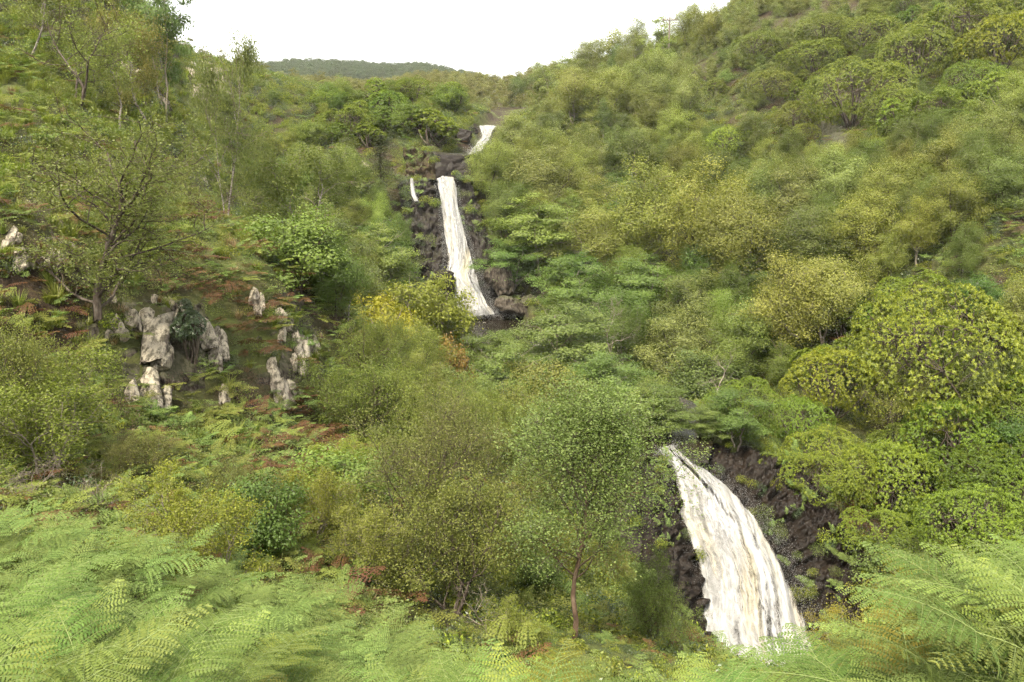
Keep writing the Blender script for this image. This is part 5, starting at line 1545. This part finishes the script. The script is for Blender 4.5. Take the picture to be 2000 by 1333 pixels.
if rest:
    A = np.array([r[:8] for r in rest])
    scatter('bracken_bank', A[:, :3], np.stack([A[:, 6], A[:, 7], A[:, 5]], 1), A[:, 4], A[:, 3].astype(int), fr_col, kind='stuff', label='pale green bracken covering the foreground bank')

# ---------------------------------------------------------------- ground cover
und = {
    'bracken': [clump(s, L_BRACKEN) for s in (1, 2, 3)] + [clump(4, L_BRACKEN_Y), clump(5, L_BRACKEN_Y)],
    'rust': [clump(6, L_RUST, 4), clump(7, L_RUST, 4)],
    'grass': [grass_tuft(1, L_GRASS), grass_tuft(2, L_GRASS, 110, .7), grass_tuft(3, L_GRASS, 70, .45)],
    'straw': [grass_tuft(5, L_STRAW, 80, .5), grass_tuft(6, L_STRAW, 60, .4)],
    'heather': [leafy_tuft(1, L_HEATHER, 380, .5, .4, .05, .35), leafy_tuft(2, L_HEATHER, 380, .6, .5, .05, .35)],
    'scrub': [leafy_tuft(s, m, 460, .6, .6, .055) for s, m in ((11, L_OAK), (12, L_OLIVE), (13, L_BIRCH), (14, L_OAK))] + [leafy_tuft(15, L_YELLOW, 420, .5, .45, .055)],
    'dark': [leafy_tuft(21, L_DARK, 420, .5, .5, .07, .45), leafy_tuft(22, L_RHODO, 420, .55, .5, .1, .4)],
}
cols = {k: proto_collection('cover_' + k, v) for k, v in und.items()}
ur = np.random.RandomState(9)
def blob(px, py, spots):
    w = np.zeros(len(px))
    for (x, y, rx, ry) in spots:
        w = np.maximum(w, np.exp(-(((px - x) / rx) ** 2 + ((py - y) / ry) ** 2)))
    return w
PT = {k: [] for k in und}
for (r0_, r1_, dens, sc) in ((8.5, 20, 14.0, .75), (20, 45, 9.0, .9), (45, 80, 3.2, 1.25), (80, 130, 2.0, 1.6)):
    n = int(.5 * 1.36 * (r1_ ** 2 - r0_ ** 2) * dens)
    th = ur.uniform(-.68, .68, n); r = np.sqrt(ur.uniform(r0_ ** 2, r1_ ** 2, n))
    x, y = r * np.sin(th), r * np.cos(th); z = ground(x, y)
    pr = project(np.stack([x, y, z], 1)); px, py = pr[:, 0], pr[:, 1]
    d, zs, w = stream_field(x, y)
    ok = (d > w + .7) & (py < 1500)
    for Wp in WALL_PTS:
        kk = np.nonzero((x > Wp[:, 0].min() - 1) & (x < Wp[:, 0].max() + 1) & (y > Wp[:, 1].min() - 1) & (y < Wp[:, 1].max() + 1))[0]
        if len(kk): ok[kk] &= np.hypot(x[kk, None] - Wp[None, :, 0], y[kk, None] - Wp[None, :, 1]).min(1) > .55
    edge = np.interp(px, EDGE_PX, EDGE_Y)
    ok &= y > edge - .6
    tp = project(np.stack([x, y, z + .6 * sc], 1))[:, 1]
    low = (r < 13) & (px > 780) & (tp < np.interp(px, LIM_PX, LIM_Y) - 4)
    left = (px < 800) & (r < 48)
    f1 = fbm(np.stack([x * .33, y * .33, np.zeros(n)], 1), 3, 40); f2 = fbm(np.stack([x * .5, y * .5, np.zeros(n) + 3], 1), 3, 41)
    W = {k: np.full(n, .02) for k in und}
    W['bracken'] += .35 * left + 1.6 * blob(px, py, [(650, 640, 110, 110), (560, 540, 90, 70), (420, 860, 180, 90), (520, 800, 150, 80), (1880, 450, 170, 75), (1960, 480, 90, 60), (340, 720, 70, 60), (560, 1000, 160, 90), (50, 120, 80, 80), (300, 900, 250, 60), (700, 760, 80, 80)]) + .5 * np.clip(f1, 0, 1)
    W['rust'] += 2.2 * blob(px, py, [(400, 560, 60, 40), (480, 640, 60, 60), (110, 520, 70, 40), (560, 920, 90, 60), (390, 430, 30, 20), (1580, 280, 40, 40), (1700, 640, 60, 30), (1870, 930, 60, 50), (480, 560, 70, 40), (1640, 1010, 60, 50), (620, 870, 70, 60)]) + .45 * left * (px < 760) * np.clip(f2 + .1, 0, 1)
    W['grass'] += 1.5 * blob(px, py, [(80, 560, 150, 120), (60, 220, 120, 90), (120, 330, 90, 60), (250, 130, 150, 70), (130, 620, 100, 60), (350, 240, 150, 80), (440, 170, 90, 60)]) * (r < 100) + .25 * left + .9 * (px < 450) * (py < 430) * (r < 110)
    W['straw'] += .3 * blob(px, py, [(180, 640, 120, 80), (330, 600, 90, 90), (620, 880, 60, 60), (450, 520, 100, 60)]) + .2 * left
    W['heather'] += .9 * blob(px, py, [(1480, 130, 150, 80), (620, 870, 40, 40), (270, 640, 40, 40), (1560, 220, 90, 60), (720, 360, 60, 60), (460, 760, 60, 40)]) + .1 * (f2 > .25) + .25 * left * (f1 > .1) + .35 * (px > 1400) * (py < 260)
    W['scrub'] += .45 + .1 * (~left) + .3 * np.clip(-f1, 0, 1)
    W['dark'] += .10 + .75 * (~left)  # extra dark plants off the left slope stand in for shade between crowns
    names = list(W); WW = np.stack([W[k] for k in names], 1); WW /= WW.sum(1, keepdims=True)
    pick = (WW.cumsum(1) > ur.rand(n)[:, None]).argmax(1)
    onrock = np.zeros(n, bool)
    for Q in OUTCROPS:
        c0 = Q.min(0) - .5; c1 = Q.max(0) + .5
        kk = np.nonzero((x > c0[0]) & (x < c1[0]) & (y > c0[1]) & (y < c1[1]))[0]
        for i0 in range(0, len(kk), 2000):
            ki = kk[i0:i0 + 2000]
            if len(Q): onrock[ki] |= (np.hypot(x[ki, None] - Q[None, :, 0], y[ki, None] - Q[None, :, 1]).min(1) < .12 + .002 * r[ki])
    ok &= ~(onrock & (ur.rand(n) < .65))
    for i, k in enumerate(names):
        m = ok & (pick == i)
        s = np.where(low, .45, 1) * sc * ur.uniform(.6, 1.25, n) * {'bracken': .95, 'rust': 1.0, 'grass': .95, 'straw': .8, 'heather': .9, 'scrub': .95, 'dark': .9}[k]
        PT[k].append(np.stack([x, y, z - .04, ur.uniform(-.2, .2, n), ur.uniform(-.2, .2, n), ur.uniform(0, 6.28, n), s, ur.randint(0, len(und[k]), n)], 1)[m])
COVER = {'bracken': ('bracken_cover', 'green bracken covering the slopes'), 'rust': ('dead_bracken', 'rust brown withered bracken among the rocks'), 'grass': ('long_grass', 'bright long grass on the left slope'),
         'straw': ('dead_grass', 'straw-coloured withered grass on the rocky slope'), 'heather': ('heather_cover', 'brown heather on the crags'), 'scrub': ('low_undergrowth', 'low leafy undergrowth between the trees'),
         'dark': ('evergreen_undergrowth', 'dark glossy undergrowth deepening the shade between the trees')}
for k, v in PT.items():
    A = np.concatenate(v)
    scatter(COVER[k][0], A[:, :3], A[:, 3:6], A[:, 6], A[:, 7].astype(int), cols[k], kind='stuff', label=COVER[k][1])
    print(k, len(A))

# ---------------------------------------------------------------- ferns and moss rooted in the rock walls
wr = np.random.RandomState(17)
WP, WS, WI = [], [], []
for key, cnt, sz in (('lower_right', 95, .75), ('lower_left', 34, .6), ('upper_left', 60, 1.1), ('upper_right', 44, 1.1), ('basin_left', 22, 1.1)):
    G = resample(WALLS[key], 40, 30)
    for _ in range(cnt):
        i = int(39 * wr.rand() ** 1.3); j = int(29 * (wr.rand() ** .6 if 'right' in key else 1 - wr.rand() ** .6 if 'upper_left' in key else wr.rand()))
        WP.append(G[i, j] + np.array([0, -.25, -.05])); WS.append(sz * wr.uniform(.45, 1.1)); WI.append(wr.randint(0, 5))
wall_col = proto_collection('wall_plants', [und['bracken'][0], und['scrub'][0], und['dark'][0], und['dark'][1], und['bracken'][1]])
WP = np.array(WP)
scatter('wall_ferns', WP, np.stack([wr.uniform(.2, .8, len(WP)), wr.uniform(-.3, .3, len(WP)), wr.uniform(-.5, .5, len(WP))], 1), np.array(WS), np.array(WI), wall_col, kind='stuff', label='small ferns and moss rooted in the wet rock walls')

# ---------------------------------------------------------------- plateau scrub and the distant wood
def recolour(me, mat):
    c = me.copy(); c.materials.clear(); c.materials.append(mat); return c
_fd = [recolour(PROTO['far%d' % k]['crown'], L_FAR_DARK) for k in (0, 1)]; _fm = [recolour(PROTO['far%d' % k]['crown'], L_MOOR) for k in (0, 1)]
far_col = proto_collection('far_wood', [_fd[0], _fd[1], _fd[0], _fd[1]])
moor_col = proto_collection('moor_scrub', [_fm[0], _fm[1], recolour(und['heather'][0], L_MOOR), und['scrub'][1]])
ridge_col = proto_collection('ridge_scrub', [PROTO['far0']['crown'], PROTO['far1']['crown'], und['heather'][0], und['scrub'][0]])
def ring(n, th0, th1, r0_, r1_, seed):
    g = np.random.RandomState(seed)
    th = g.uniform(th0, th1, n); r = np.sqrt(g.uniform(r0_ ** 2, r1_ ** 2, n)); x, y = r * np.sin(th), r * np.cos(th)
    return x, y, ground(x, y), r, g
x, y, z, r, g = ring(5200, -.42, .08, 430, 720, 31)
m = (fbm(np.stack([x * .012, y * .012, 0 * x], 1), 3, 60) > -.35)
n = m.sum()
scatter('distant_woodland', np.stack([x, y, z - .5], 1)[m], np.stack([np.zeros(n), np.zeros(n), g.uniform(0, 6.28, n)], 1), g.uniform(.9, 1.7, n), g.randint(0, 4, n), far_col, kind='stuff', label='dark wood covering the distant hill')
x, y, z, r, g = ring(7000, -.45, .10, 128, 430, 32)
d, zs, w = stream_field(x, y); m = d > w + 2
n = m.sum(); idx = np.where(g.rand(n) < .45, g.randint(0, 2, n), g.randint(2, 4, n)); s = np.where(idx < 2, g.uniform(.3, .75, n), g.uniform(1.5, 3.5, n))
scatter('moor_scrub', np.stack([x, y, z - .1], 1)[m], np.stack([np.zeros(n), np.zeros(n), g.uniform(0, 6.28, n)], 1), s, idx, moor_col, kind='stuff', label='low olive scrub on the plateau below the distant hill')
x, y, z, r, g = ring(6500, .02, .75, 118, 210, 33)
n = len(x); idx = np.where(g.rand(n) < .3, g.randint(0, 2, n), g.randint(2, 4, n)); s = np.where(idx < 2, g.uniform(.3, .6, n), g.uniform(1.2, 2.6, n))
scatter('ridge_scrub', np.stack([x, y, z - .1], 1), np.stack([np.zeros(n), np.zeros(n), g.uniform(0, 6.28, n)], 1), s, idx, ridge_col, kind='stuff', label='low scrub along the right ridge')

# look-alikes side by side: tell them apart by their order across the view
bpy.context.view_layer.update()
same = {}
for o in bpy.data.objects:
    if o.parent is None and o.get('label') and o.get('kind') != 'stuff': same.setdefault(o['label'], []).append(o)
for lab, os_ in same.items():
    if 1 < len(os_) <= len(ORD):
        os_.sort(key=lambda o: float(project(np.array(o.location))[0, 0]))
        for i, o in enumerate(os_): o['label'] = lab + ', %s from left' % ORD[i]

# ---------------------------------------------------------------- damp air
def build_haze():
    lo, hi = np.array([-1100., -1100., -75.]), np.array([1100., 1100., 190.])
    V = np.array([[x, y, z] for x in (lo[0], hi[0]) for y in (lo[1], hi[1]) for z in (lo[2], hi[2])])
    F = np.array([[0, 1, 3, 2], [4, 6, 7, 5], [0, 4, 5, 1], [2, 3, 7, 6], [0, 2, 6, 4], [1, 5, 7, 3]])
    m = N('damp_air')
    v = m.n('VolumePrincipled')
    v.inputs['Color'].default_value = (.92, .95, .97, 1); v.inputs['Density'].default_value = .00014
    m.l(v.outputs[0], m.out.inputs['Volume'])
    o = link('haze', mesh('haze', V, F, mat=m.m), kind='stuff', label='thin pale haze in the valley air')
build_haze()
zz = [v.co.z for v in terrain.data.vertices]; print('ground z', min(zz), max(zz))
